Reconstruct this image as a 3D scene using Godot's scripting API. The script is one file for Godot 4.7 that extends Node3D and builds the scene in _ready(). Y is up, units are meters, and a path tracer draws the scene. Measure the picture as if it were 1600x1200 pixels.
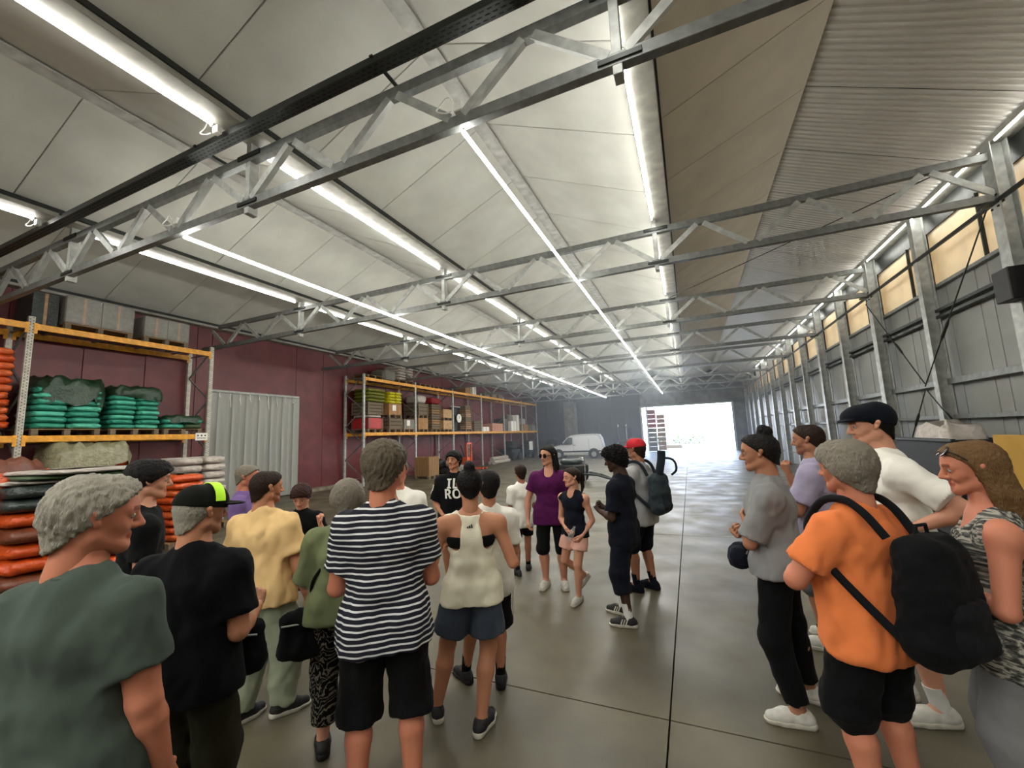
extends Node3D

# ---------------------------------------------------------------- mesh builder
class MB:
	var v := PackedVector3Array()
	var n := PackedVector3Array()
	var uv := PackedVector2Array()
	var c := PackedColorArray()
	var ix := PackedInt32Array()
	var colored := false
	func poly(p: Array, mid: Vector3) -> void:
		var nn: Vector3 = (p[1] - p[0]).cross(p[2] - p[0])
		var cen := Vector3.ZERO
		for q in p:
			cen += q
		cen /= p.size()
		nn = nn.normalized()
		var flip := nn.dot(cen - mid) < 0.0
		if flip:
			nn = -nn
		var b := v.size()
		for q in p:
			v.append(q)
			n.append(nn)
			if absf(nn.y) > 0.7:
				uv.append(Vector2(q.x, q.z))
			elif absf(nn.x) > 0.7:
				uv.append(Vector2(q.z, -q.y))
			else:
				uv.append(Vector2(q.x, -q.y))
		for i in range(1, p.size() - 1):
			if flip:
				ix.append_array(PackedInt32Array([b, b + i, b + i + 1]))
			else:
				ix.append_array(PackedInt32Array([b, b + i + 1, b + i]))
	# box with chamfered edges
	func box(mid: Vector3, size: Vector3, bev := 0.0, bs := Basis.IDENTITY) -> void:
		var h := size * 0.5
		var e := minf(bev, minf(h.x, minf(h.y, h.z)) * 0.9)
		if e <= 0.0:
			for ax in 3:
				for s in [-1.0, 1.0]:
					var p := []
					for k in [[-1, -1], [1, -1], [1, 1], [-1, 1]]:
						var q := Vector3.ZERO
						q[ax] = s * h[ax]
						q[(ax + 1) % 3] = k[0] * h[(ax + 1) % 3]
						q[(ax + 2) % 3] = k[1] * h[(ax + 2) % 3]
						p.append(mid + bs * q)
					poly(p, mid)
			return
		for ax in 3:
			var a1 := (ax + 1) % 3
			var a2 := (ax + 2) % 3
			for s in [-1.0, 1.0]:
				var p := []
				for k in [[-1, -1], [1, -1], [1, 1], [-1, 1]]:
					var q := Vector3.ZERO
					q[ax] = s * h[ax]
					q[a1] = k[0] * (h[a1] - e)
					q[a2] = k[1] * (h[a2] - e)
					p.append(mid + bs * q)
				poly(p, mid)
				for s2 in [-1.0, 1.0]:
					var p2 := []
					for k in [[0, -1], [0, 1], [1, 1], [1, -1]]:
						var q := Vector3.ZERO
						q[a1] = s * (h[a1] - (e if k[0] == 1 else 0.0))
						q[a2] = s2 * (h[a2] - (e if k[0] == 0 else 0.0))
						q[ax] = k[1] * (h[ax] - e)
						p2.append(mid + bs * q)
					poly(p2, mid)
		for sx in [-1.0, 1.0]:
			for sy in [-1.0, 1.0]:
				for sz in [-1.0, 1.0]:
					var s3 := Vector3(sx, sy, sz)
					var p := []
					for ax in 3:
						var q := (h - Vector3(e, e, e)) * s3
						q[ax] = s3[ax] * h[ax]
						p.append(mid + bs * q)
					poly(p, mid)
	# straight bar between two points, wide in `side` direction
	func bar(a: Vector3, b: Vector3, w: float, t: float, side: Vector3, bev := 0.0) -> void:
		var y := (b - a).normalized()
		var x := (side - y * side.dot(y)).normalized()
		var z := x.cross(y)
		box((a + b) * 0.5, Vector3(w, a.distance_to(b), t), bev, Basis(x, y, z))
	# smooth surface through rings of equal point counts
	func loft(rings: Array, cap0 := true, cap1 := true, closed := true) -> void:
		var m: int = rings[0].size()
		var b := v.size()
		var cnt := rings.size() * m
		for i in rings.size():
			for j in m:
				v.append(rings[i][j])
				uv.append(Vector2(float(j) / m, float(i) / maxf(1, rings.size() - 1)))
				n.append(Vector3.ZERO)
		for i in rings.size() - 1:
			for j in (m if closed else m - 1):
				var j2 := (j + 1) % m
				var p0 := b + i * m + j
				var p1 := b + i * m + j2
				var p2 := b + (i + 1) * m + j2
				var p3 := b + (i + 1) * m + j
				face(p0, p1, p2)
				face(p0, p2, p3)
		for i in range(b, b + cnt):
			n[i] = n[i].normalized() if n[i].length() > 1e-9 else Vector3.UP
		var mid := Vector3.ZERO
		for i in range(b, b + cnt):
			mid += v[i]
		mid /= cnt
		if cap0:
			poly(Array(rings[0]), mid)
		if cap1:
			poly(Array(rings[rings.size() - 1]), mid)
	func face(a: int, bb: int, cc: int) -> void:
		var nn := (v[cc] - v[a]).cross(v[bb] - v[a])
		n[a] += nn
		n[bb] += nn
		n[cc] += nn
		ix.append_array(PackedInt32Array([a, bb, cc]))
	func tube(pts: Array, r: Variant, sides := 8, caps := true) -> void:
		var rings := []
		var side := Vector3.ZERO
		for i in pts.size():
			var d: Vector3 = (pts[mini(i + 1, pts.size() - 1)] - pts[maxi(i - 1, 0)]).normalized()
			if side == Vector3.ZERO:
				side = d.cross(Vector3.UP if absf(d.y) < 0.9 else Vector3.RIGHT).normalized()
			side = (side - d * side.dot(d)).normalized()
			var up := side.cross(d)
			var ring := PackedVector3Array()
			var rr: float = r[i] if r is Array else r
			for k in sides:
				var a := -TAU * k / sides
				ring.append(pts[i] + (side * cos(a) + up * sin(a)) * rr)
			rings.append(ring)
		loft(rings, caps, caps)
	func lathe(prof: Array, mid := Vector3.ZERO, sides := 20, bs := Basis.IDENTITY) -> void:
		var rings := []
		for p in prof:
			var ring := PackedVector3Array()
			for k in sides:
				var a := TAU * k / sides
				ring.append(mid + bs * Vector3(cos(a) * p.x, p.y, sin(a) * p.x))
			rings.append(ring)
		loft(rings, true, true)
	func add(o: MB, t := Transform3D.IDENTITY) -> void:
		var b := v.size()
		var flip := t.basis.determinant() < 0.0
		var nb := t.basis.inverse().transposed()
		for i in o.v.size():
			v.append(t * o.v[i])
			n.append((nb * o.n[i]).normalized())
		uv.append_array(o.uv)
		if colored:
			if o.colored:
				c.append_array(o.c)
			else:
				for i in o.v.size():
					c.append(Color.WHITE)
		for i in range(0, o.ix.size(), 3):
			ix.append(o.ix[i] + b)
			ix.append(o.ix[i + (2 if flip else 1)] + b)
			ix.append(o.ix[i + (1 if flip else 2)] + b)
	func mesh() -> ArrayMesh:
		var a := []
		a.resize(Mesh.ARRAY_MAX)
		a[Mesh.ARRAY_VERTEX] = v
		a[Mesh.ARRAY_NORMAL] = n
		if uv.size() == v.size():
			a[Mesh.ARRAY_TEX_UV] = uv
		if colored and c.size() == v.size():
			a[Mesh.ARRAY_COLOR] = c
		a[Mesh.ARRAY_INDEX] = ix
		var m := ArrayMesh.new()
		m.add_surface_from_arrays(Mesh.PRIMITIVE_TRIANGLES, a)
		return m

# ---------------------------------------------------------------- scene helpers
var used := {}
var M := {}
var boxes := {}
var rng := RandomNumberGenerator.new()

func W(x: float, y: float, d: float) -> Vector3:
	return Vector3(x, y, -d)

func numbered(called: String) -> String:
	var k: int = used.get(called, -1) + 1
	used[called] = k
	return called if k == 0 else "%s_%03d" % [called, k]

func tag(o: Node, label: String, category: String, group := "", kind := "") -> Node:
	if label: o.set_meta("label", label)
	if category: o.set_meta("category", category)
	if group: o.set_meta("group", group)
	if kind: o.set_meta("kind", kind)
	return o

func thing(called: String, label: String, category: String, at := Vector3.ZERO, turn := 0.0, group := "") -> Node3D:
	var o := Node3D.new()
	o.name = numbered(called)
	add_child(o, true)
	o.position = at
	o.rotation.y = turn
	tag(o, label, category, group)
	return o

func put(called: String, mesh: Mesh, material: Material, parent: Node = null) -> MeshInstance3D:
	var o := MeshInstance3D.new()
	o.mesh = mesh
	o.material_override = material
	if parent == null or parent == self:
		o.name = numbered(called)
		add_child(o, true)
	else:
		o.name = called
		parent.add_child(o, true)
	return o

func struct(called: String, mesh: Mesh, material: Material, label: String) -> MeshInstance3D:
	var o := put(called, mesh, material)
	o.set_meta("kind", "structure")
	o.set_meta("label", label)
	return o

func struct_node(called: String, label: String) -> Node3D:
	var o := Node3D.new()
	o.name = numbered(called)
	add_child(o, true)
	o.set_meta("kind", "structure")
	o.set_meta("label", label)
	return o

func dup(o: Node3D, at: Vector3, turn: float, label := "", group := "") -> Node3D:
	var r: Node3D = o.duplicate()
	var base := str(o.name)
	if base.length() > 4 and base[base.length() - 4] == "_" and base.substr(base.length() - 3).is_valid_int():
		base = base.substr(0, base.length() - 4)
	r.name = numbered(base)
	add_child(r, true)
	r.position = at
	r.rotation.y = turn
	if label: r.set_meta("label", label)
	if group: r.set_meta("group", group)
	return r

func boxm(size: Vector3, bev := 0.004) -> Mesh:
	var key := [size.snapped(Vector3.ONE * 0.0005), bev]
	if not boxes.has(key):
		var b := MB.new()
		b.box(Vector3.ZERO, size, bev)
		boxes[key] = b.mesh()
	return boxes[key]

func part_box(called: String, mid: Vector3, size: Vector3, m: Material, parent: Node, bev := 0.004, bs := Basis.IDENTITY) -> MeshInstance3D:
	var o := put(called, boxm(size, bev), m, parent)
	o.transform = Transform3D(bs, mid)
	return o

func noise_tex(freq: float, lo: Color, hi: Color, sd: int, size := 256, oct := 4, type := FastNoiseLite.TYPE_SIMPLEX_SMOOTH) -> NoiseTexture2D:
	var f := FastNoiseLite.new()
	f.noise_type = type
	f.frequency = freq
	f.seed = sd
	f.fractal_octaves = oct
	var t := NoiseTexture2D.new()
	t.width = size
	t.height = size
	t.seamless = true
	t.noise = f
	var g := Gradient.new()
	g.set_color(0, lo)
	g.set_color(1, hi)
	t.color_ramp = g
	return t

func bump_tex(freq: float, strength: float, sd: int, size := 256, oct := 4) -> NoiseTexture2D:
	var f := FastNoiseLite.new()
	f.noise_type = FastNoiseLite.TYPE_SIMPLEX_SMOOTH
	f.frequency = freq
	f.seed = sd
	f.fractal_octaves = oct
	var t := NoiseTexture2D.new()
	t.width = size
	t.height = size
	t.seamless = true
	t.as_normal_map = true
	t.bump_strength = strength
	t.noise = f
	return t

var T := {}
func textures() -> void:
	T.mottle = noise_tex(0.012, Color(0.78, 0.78, 0.78), Color(1, 1, 1), 3)
	T.stain = noise_tex(0.006, Color(0.62, 0.61, 0.58), Color(1, 1, 1), 7, 512, 5)
	T.faint = noise_tex(0.01, Color(0.92, 0.92, 0.92), Color(1, 1, 1), 5)
	T.grain = noise_tex(0.08, Color(0.8, 0.8, 0.8), Color(1, 1, 1), 11)
	T.rough = noise_tex(0.02, Color(0.55, 0.55, 0.55), Color(1, 1, 1), 13)
	T.fold = bump_tex(0.013, 6.0, 17, 256, 2)
	T.weave = bump_tex(0.2, 1.5, 19)
	T.wave = bump_tex(0.02, 1.2, 23)
	T.crinkle = bump_tex(0.03, 9.0, 29, 256, 5)
	T.strand = bump_tex(0.16, 7.0, 31, 256, 3)

func mat(col: Color, rough := 0.8, metal := 0.0, tex := "mottle", scale := 1.0, nrm := "", nscale := 1.0, ndepth := 0.5) -> StandardMaterial3D:
	var m := StandardMaterial3D.new()
	m.albedo_color = col
	m.roughness = rough
	m.metallic = metal
	if tex:
		m.albedo_texture = T[tex]
	if nrm:
		m.normal_enabled = true
		m.normal_texture = T[nrm]
		m.normal_scale = ndepth
	m.uv1_triplanar = true
	m.uv1_scale = Vector3.ONE * scale
	return m

func cloth(col: Color, scale := 2.0) -> StandardMaterial3D:
	var m := mat(col, 0.92, 0.0, "faint", scale, "fold", scale, 0.7)
	m.rim_enabled = true
	m.rim = 0.25
	m.rim_tint = 0.6
	m.metallic_specular = 0.25
	return m

# ---------------------------------------------------------------- the scene
const VAL := [-13.37, -9.0, -4.635, -0.27, 4.1]
const PITCH := 4.3675
const TR0 := 3.03
const TRS := 4.29
const YB := 4.6
const YT := 5.3
const YV := 5.5
const YC := 6.47
const BACK := -10.0
const FRONT := 36.3

func _ready() -> void:
	rng.seed = 4
	textures()
	# camera
	var cam := Camera3D.new()
	cam.name = "camera"
	add_child(cam)
	cam.position = Vector3(0, 1.75, 0)
	cam.rotation_degrees = Vector3(7.319, 23.082, -2.339)
	cam.fov = 86.36
	cam.near = 0.05
	cam.far = 400.0
	cam.current = true
	# sky, exposure
	var env := Environment.new()
	var sky := Sky.new()
	var sm := ProceduralSkyMaterial.new()
	sm.sky_top_color = Color(0.62, 0.76, 0.95)
	sm.sky_horizon_color = Color(0.95, 0.97, 1.0)
	sm.ground_horizon_color = Color(0.8, 0.8, 0.78)
	sm.ground_bottom_color = Color(0.5, 0.5, 0.48)
	sm.sky_energy_multiplier = 3.0
	sm.ground_energy_multiplier = 2.0
	sky.sky_material = sm
	env.background_mode = Environment.BG_SKY
	env.sky = sky
	env.tonemap_mode = Environment.TONE_MAPPER_LINEAR
	env.tonemap_exposure = 1.55
	env.volumetric_fog_enabled = true
	env.volumetric_fog_density = 0.0
	env.sdfgi_enabled = true
	env.ssao_enabled = true
	env.ssil_enabled = true
	var we := WorldEnvironment.new()
	we.name = "environment"
	we.environment = env
	add_child(we)
	# sun on the window side of the hall
	var sun := DirectionalLight3D.new()
	sun.name = "sun"
	sun.light_color = Color(1.0, 0.95, 0.86)
	sun.light_energy = 4.0
	sun.light_angular_distance = 0.6
	sun.shadow_enabled = true
	add_child(sun)
	sun.look_at_from_position(Vector3(30, 32, 8), Vector3.ZERO, Vector3.UP)

	materials()
	shell()
	roof()
	trusses()
	right_wall()
	lights()
	racks()
	floor_goods()
	outside()
	people()
	haze()
	print("built")

func materials() -> void:
	M.panel = mat(Color(0.81, 0.81, 0.775), 0.55, 0.0, "faint", 0.4)
	M.panel_warm = mat(Color(0.80, 0.76, 0.69), 0.5, 0.0, "faint", 0.4)
	M.corr = mat(Color(0.78, 0.765, 0.73), 0.32, 0.25, "faint", 0.5)
	M.deck = mat(Color(0.12, 0.12, 0.11), 0.9)
	M.steel = mat(Color(0.50, 0.51, 0.50), 0.45, 0.3, "mottle", 2.0)
	M.galv = mat(Color(0.70, 0.71, 0.69), 0.45, 0.12, "mottle", 1.5)
	M.gutter = mat(Color(0.66, 0.65, 0.61), 0.5, 0.1, "mottle", 1.0)
	M.dark_steel = mat(Color(0.22, 0.23, 0.22), 0.45, 0.6, "mottle", 2.0)
	M.led_body = mat(Color(0.85, 0.85, 0.83), 0.5, 0.0, "")
	M.wall_panel = mat(Color(0.48, 0.48, 0.46), 0.5, 0.1, "faint", 0.5)
	M.red_wall = mat(Color(0.42, 0.165, 0.18), 0.5, 0.0, "mottle", 0.4)
	M.navy_wall = mat(Color(0.17, 0.17, 0.235), 0.6, 0.0, "mottle", 0.4)
	M.plaster = mat(Color(0.5, 0.49, 0.46), 0.8, 0.0, "stain", 0.4)
	M.kerb = mat(Color(0.56, 0.52, 0.45), 0.8, 0.0, "stain", 0.7)
	M.white_trim = mat(Color(0.82, 0.82, 0.8), 0.5)
	var slab := mat(Color(0.395, 0.37, 0.295), 0.6, 0.0, "stain", 0.22, "wave", 0.5, 0.14)
	slab.roughness_texture = T.rough
	slab.uv1_world_triplanar = true
	M.slab = slab
	M.joint = mat(Color(0.16, 0.145, 0.12), 0.95)
	M.pane = mat(Color(0.92, 0.86, 0.74), 0.45, 0.0, "faint", 0.7)
	M.pane.backlight_enabled = true
	M.pane.backlight = Color(0.64, 0.615, 0.575)
	M.yellow_steel = mat(Color(0.95, 0.66, 0.14), 0.45, 0.0, "mottle", 2.0)
	M.post_white = mat(Color(0.76, 0.74, 0.68), 0.5, 0.1, "mottle", 2.0)
	M.hole = mat(Color(0.08, 0.07, 0.07), 0.9, 0.0, "")
	M.wood = mat(Color(0.60, 0.46, 0.30), 0.8, 0.0, "grain", 1.4)
	M.wood_grey = mat(Color(0.47, 0.41, 0.33), 0.85, 0.0, "grain", 1.4)
	M.card = mat(Color(0.66, 0.49, 0.32), 0.85, 0.0, "mottle", 1.5)
	M.card_pale = mat(Color(0.74, 0.60, 0.44), 0.85, 0.0, "mottle", 1.5)
	M.black = mat(Color(0.05, 0.05, 0.055), 0.6, 0.0, "mottle", 2.0)
	M.rubber = mat(Color(0.045, 0.045, 0.045), 0.85, 0.0, "mottle", 2.0)
	M.white_paint = mat(Color(0.86, 0.87, 0.88), 0.25, 0.0, "")
	M.white_paint.clearcoat_enabled = true
	M.paper = mat(Color(0.88, 0.87, 0.84), 0.8, 0.0, "")
	M.glass_dark = mat(Color(0.05, 0.06, 0.07), 0.1, 0.0, "")
	M.chrome = mat(Color(0.8, 0.8, 0.8), 0.2, 0.9, "")

func shell() -> void:
	# floor: slabs with recessed joints
	var fl := struct_node("floor", "grey-brown concrete floor of large slabs with dark joints")
	var base := MB.new()
	base.box(W(-5.0, -0.16, 13.0), Vector3(20.4, 0.2, 48.4))
	put("joint_bed", base.mesh(), M.joint, fl)
	var xs := [-15.0, -11.46, -7.73, -4.0, -0.266, 3.47, 5.0]
	var ds := [-11.0, -6.6, -2.0, 2.86, 7.62, 12.3, 17.0, 21.1, 26.0, 31.0, 36.9]
	for i in xs.size() - 1:
		for j in ds.size() - 1:
			var g := 0.011
			part_box("slab", W((xs[i] + xs[i + 1]) / 2, -0.05, (ds[j] + ds[j + 1]) / 2), Vector3(xs[i + 1] - xs[i] - g, 0.1, ds[j + 1] - ds[j] - g), M.slab, fl, 0.0)
	# left wall: maroon upright panels, a doorway with strip curtain
	var wl := struct_node("wall_left", "maroon wall of tall flat metal panels behind the racks")
	var d := BACK
	var k := 0
	var cw := [7.78, 10.77, 3.48]
	while d < FRONT:
		var d2 := minf(d + 1.24, FRONT)
		if d < cw[0] and d2 > cw[0] - 0.3: d2 = cw[0]
		if d >= cw[0] - 0.01 and d < cw[1] - 0.01: d2 = cw[1]
		var m: Material = M.red_wall
		if d >= cw[0] - 0.01 and d2 <= cw[1] + 0.01:
			part_box("wall_panel", W(-13.42, (cw[2] + 6.3) / 2, (d + d2) / 2), Vector3(0.1, 6.3 - cw[2], d2 - d - 0.012), m, wl, 0.006)
		else:
			part_box("wall_panel", W(-13.42, 3.1, (d + d2) / 2), Vector3(0.1, 6.4, d2 - d - 0.012), m, wl, 0.006)
		d = d2
		k += 1
	part_box("backing", W(-13.56, 3.1, (BACK + FRONT) / 2 - 0.1), Vector3(0.16, 6.6, FRONT - BACK + 0.6), M.deck, wl, 0.0)
	# plinth
	struct("baseboard_left", boxm(Vector3(0.34, 0.13, 1.7), 0.01), M.kerb, "pale concrete kerb at the foot of the maroon wall").position = W(-13.2, 0.065, 11.75)
	# far wall round the gateway
	var wf := struct_node("wall_far", "dark blue end wall around the bright gateway")
	var x := -13.3
	while x < -3.75:
		var x2 := minf(x + 1.19, -3.7)
		part_box("wall_panel", W((x + x2) / 2, 2.75, FRONT + 0.05), Vector3(x2 - x - 0.012, 5.5, 0.1), M.navy_wall, wf, 0.006)
		x = x2
	part_box("lintel", W(0.2, 4.95, FRONT + 0.05), Vector3(7.8, 2.4, 0.1), M.plaster, wf, 0.0)
	part_box("wall_panel", W(3.75, 2.0, FRONT + 0.05), Vector3(1.0, 4.0, 0.1), M.plaster, wf, 0.0)
	part_box("backing", W(-8.6, 3.2, FRONT + 0.16), Vector3(9.8, 6.6, 0.12), M.deck, wf, 0.0)
	part_box("backing", W(0.3, 5.15, FRONT + 0.16), Vector3(8.2, 2.7, 0.12), M.deck, wf, 0.0)
	part_box("pier", W(-9.55, 2.3, 35.3), Vector3(0.95, 4.6, 0.9), M.plaster, wf, 0.01)
	var dr := struct_node("door_1", "wide open gateway with pale metal jambs")
	for jx in [-3.68, 3.22]:
		part_box("jamb", W(jx, 1.87, FRONT - 0.03), Vector3(0.14, 3.74, 0.2), M.white_trim, dr)
	part_box("door_head", W(-0.23, 3.78, FRONT - 0.03), Vector3(7.04, 0.12, 0.2), M.galv, dr)
	part_box("threshold", W(-0.23, 0.01, FRONT + 0.1), Vector3(6.8, 0.02, 0.3), M.galv, dr)
	# wall behind the camera
	var wb := struct_node("wall_back", "grey panel wall behind the viewer")
	x = -13.4
	while x < 4.4:
		part_box("wall_panel", W(x + 0.6, 3.1, BACK - 0.05), Vector3(1.19, 6.4, 0.1), M.wall_panel, wb, 0.004)
		x += 1.2
	part_box("backing", W(-4.6, 3.1, BACK - 0.15), Vector3(18.4, 6.8, 0.1), M.deck, wb, 0.0)

func slope_basis(up: bool) -> Basis:
	# x runs along the slope, z along the hall
	var ang := atan2(YC - YV, PITCH / 2)
	return Basis(Vector3(0, 0, 1), ang if up else -ang)

func roof() -> void:
	var ce := struct_node("ceiling", "folded gable roof lined with pale smooth panels and ribbed sheets")
	var run := PITCH / 2
	var len_s := Vector2(run, YC - YV).length()
	var pw := 1.4
	var panel := boxm(Vector3(len_s - 0.02, 0.05, pw - 0.012), 0.004)
	# ribbed sheet
	var cb := MB.new()
	var nr := 14
	for i in nr:
		var z0 := -pw / 2 + 0.005 + (pw - 0.01) * i / nr
		var p := (pw - 0.01) / nr
		var prof := [[0.0, 0.0], [0.45, 0.0], [0.55, -0.02], [0.9, -0.02], [1.0, 0.0]]
		for q in prof.size() - 1:
			var a := Vector3(-len_s / 2 + 0.01, prof[q][1], z0 + prof[q][0] * p)
			var b := Vector3(-len_s / 2 + 0.01, prof[q + 1][1], z0 + prof[q + 1][0] * p)
			var e := Vector3(len_s - 0.02, 0, 0)
			cb.poly([a, b, b + e, a + e], Vector3(0, 5, 0))
	var ribbed := cb.mesh()
	for g in 4:
		for up in [true, false]:
			var x0: float = VAL[g] + (0.0 if up else run)
			var bs := slope_basis(up)
			var mid := Vector3(x0 + run / 2, (YV + YC) / 2, 0)
			var dd := 4.4 - pw * 10.5 - 0.7
			while dd < FRONT + 0.3:
				var corr: bool = g == 3 and not up
				var m: Material = M.corr if corr else (M.panel_warm if g == 3 else M.panel)
				var o := put("roof_sheet" if corr else "roof_panel", ribbed if corr else panel, m, ce)
				o.transform = Transform3D(bs, mid + W(0, 0.03, dd + pw / 2 + 0.7))
				dd += pw
			part_box("roof_deck", mid + W(0, 0.12, 13.0), Vector3(len_s + 0.1, 0.08, 48.4), M.deck, ce, 0.0, bs)
	for g in 4:
		# flat cap along each ridge
		if g < 3:
			part_box("ridge_cap", W(VAL[g] + run - 0.12, YC - 0.055, 13.2), Vector3(0.36, 0.02, 46.4), M.white_trim, ce)
	for i in VAL.size():
		# valley gutters
		var off := 0.11 if i < 4 else 0.1
		part_box("gutter", W(VAL[i] + off, YV - 0.03, 13.2), Vector3(0.3, 0.09, 46.4), M.gutter, ce, 0.008)
		part_box("gutter_lip", W(VAL[i] + off + 0.16, YV + 0.02, 13.2), Vector3(0.03, 0.06, 46.4), M.dark_steel, ce, 0.0)

func trusses() -> void:
	var proto: Node3D = null
	var words := ["nearest", "second", "third", "fourth", "fifth", "sixth", "seventh", "eighth"]
	for t in [0, 1, 2, 3, 4, 5, 6, 7, -1, -2, -3]:
		var lab: String = "grey steel lattice roof truss, %s from the viewer" % words[t] if t >= 0 else "grey steel lattice roof truss behind the viewer, number %d" % -t
		if proto == null:
			proto = thing("roof_truss", lab, "truss", W(0, 0, TR0), 0.0, "roof trusses")
			var x0 := -12.98
			var x1 := 4.02
			part_box("bottom_chord", Vector3((x0 + x1) / 2, YB + 0.055, 0), Vector3(x1 - x0, 0.11, 0.085), M.steel, proto)
			part_box("top_chord", Vector3((x0 + 0.7 + x1) / 2, YT - 0.06, 0), Vector3(x1 - x0 - 0.7, 0.11, 0.085), M.steel, proto)
			for i in range(1, 4):
				part_box("valley_post", Vector3(VAL[i], (YB + YV - 0.08) / 2 - 0.03, -0.02), Vector3(0.075, YV - YB + 0.02, 0.12), M.galv, proto)
				part_box("gusset", Vector3(VAL[i] + 0.02, YB + 0.05, 0.05), Vector3(0.34, 0.05, 0.016), M.dark_steel, proto)
				part_box("gusset", Vector3(VAL[i] + 0.02, YT - 0.04, 0.05), Vector3(0.4, 0.06, 0.016), M.dark_steel, proto)
			var step := PITCH / 3
			for g in 4:
				for q in 3:
					var b0: float = VAL[g] + step * q
					var tp := b0 + step / 2
					var b1 := b0 + step
					for s in [[b0, tp], [b1, tp]]:
						var bx: float = s[0]
						if bx < x0: continue
						var bb := MB.new()
						var sg := signf(tp - bx)
						bb.bar(Vector3(bx + sg * 0.07, YB + 0.1, 0), Vector3(tp - sg * 0.05, YT - 0.11, 0), 0.03, 0.075, Vector3(1, 0, 0), 0.004)
						bb.bar(Vector3(bx + sg * 0.07, YB + 0.1, 0.04), Vector3(tp - sg * 0.05, YT - 0.11, 0.04), 0.085, 0.008, Vector3(1, 0, 0), 0.0)
						put("diagonal", bb.mesh(), M.galv, proto)
			part_box("bearing_plate", Vector3(x1 - 0.05, YB - 0.02, 0), Vector3(0.2, 0.03, 0.16), M.dark_steel, proto)
		else:
			dup(proto, W(0, 0, TR0 + TRS * t), 0.0, lab)
	for r in [[W(-0.2, YT + 0.02, TR0 + TRS * 2), W(3.98, YT + 0.02, TR0 + TRS), "thin bracing rod slanting under the roof from the third truss to the window wall"]]:
		var wr := MB.new()
		wr.tube([r[0], r[1]], 0.009, 6)
		var ro := put("roof_rod", wr.mesh(), M.dark_steel)
		tag(ro, r[2], "bracing rod")
	# cable tray in front of the nearest truss
	var ct := thing("cable_tray", "dark perforated metal cable tray hung beside the nearest truss", "cable tray", W(-5.9, 5.3, 2.76))
	part_box("tray_floor", Vector3(0, 0, 0), Vector3(11.4, 0.006, 0.13), M.dark_steel, ct, 0.0)
	part_box("tray_side", Vector3(0, 0.035, 0.065), Vector3(11.4, 0.075, 0.006), M.dark_steel, ct, 0.0)
	part_box("tray_side", Vector3(0, 0.035, -0.065), Vector3(11.4, 0.075, 0.006), M.dark_steel, ct, 0.0)
	var sl := MB.new()
	for i in 150:
		for r in 3:
			sl.box(Vector3(-5.6 + i * 0.075 + (r % 2) * 0.037, -0.0035, -0.04 + r * 0.04), Vector3(0.045, 0.002, 0.012))
	tag(put("slots", sl.mesh(), M.hole, ct), "", "", "", "stuff")
	for hx in [-2.55, 0.75, 3.45]:
		part_box("hanger", Vector3(hx, 0.06, -0.16), Vector3(0.04, 0.02, 0.5), M.dark_steel, ct)
	var cb := MB.new()
	cb.tube([Vector3(-5.6, 0.02, 0.02), Vector3(-1, 0.025, 0.01), Vector3(3, 0.02, 0.02), Vector3(5.6, 0.02, 0)], 0.014, 6)
	cb.tube([Vector3(-5.6, 0.02, -0.03), Vector3(-1, 0.02, -0.02), Vector3(5.6, 0.02, -0.03)], 0.01, 6)
	put("cable", cb.mesh(), M.black, ct)
	# junction boxes with loops of cable where the strips meet the tray
	var n := 0
	for jp in [W(-4.62, 5.33, 2.62), W(-8.98, 5.33, 2.62), W(-1.7, 4.78, 3.0), W(-6.05, 4.78, 3.0)]:
		var j := thing("junction_box", ["white junction box with looped cables where the long strip light meets the tray", "white junction box on the tray near the rack side", "white junction box on the nearest truss above the bright strip light", "white junction box on the nearest truss over the second strip light"][n], "junction box", jp)
		part_box("housing", Vector3.ZERO, Vector3(0.09, 0.09, 0.06), M.led_body, j, 0.008)
		var lp := MB.new()
		var pts := []
		for a in 13:
			var th := TAU * a / 14.0
			pts.append(Vector3(-0.12 + 0.09 * cos(th), 0.02 + 0.07 * sin(th), 0.05 + 0.02 * sin(th * 2)))
		lp.tube(pts, 0.007, 6)
		put("cable_loop", lp.mesh(), M.led_body, j)
		n += 1

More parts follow.
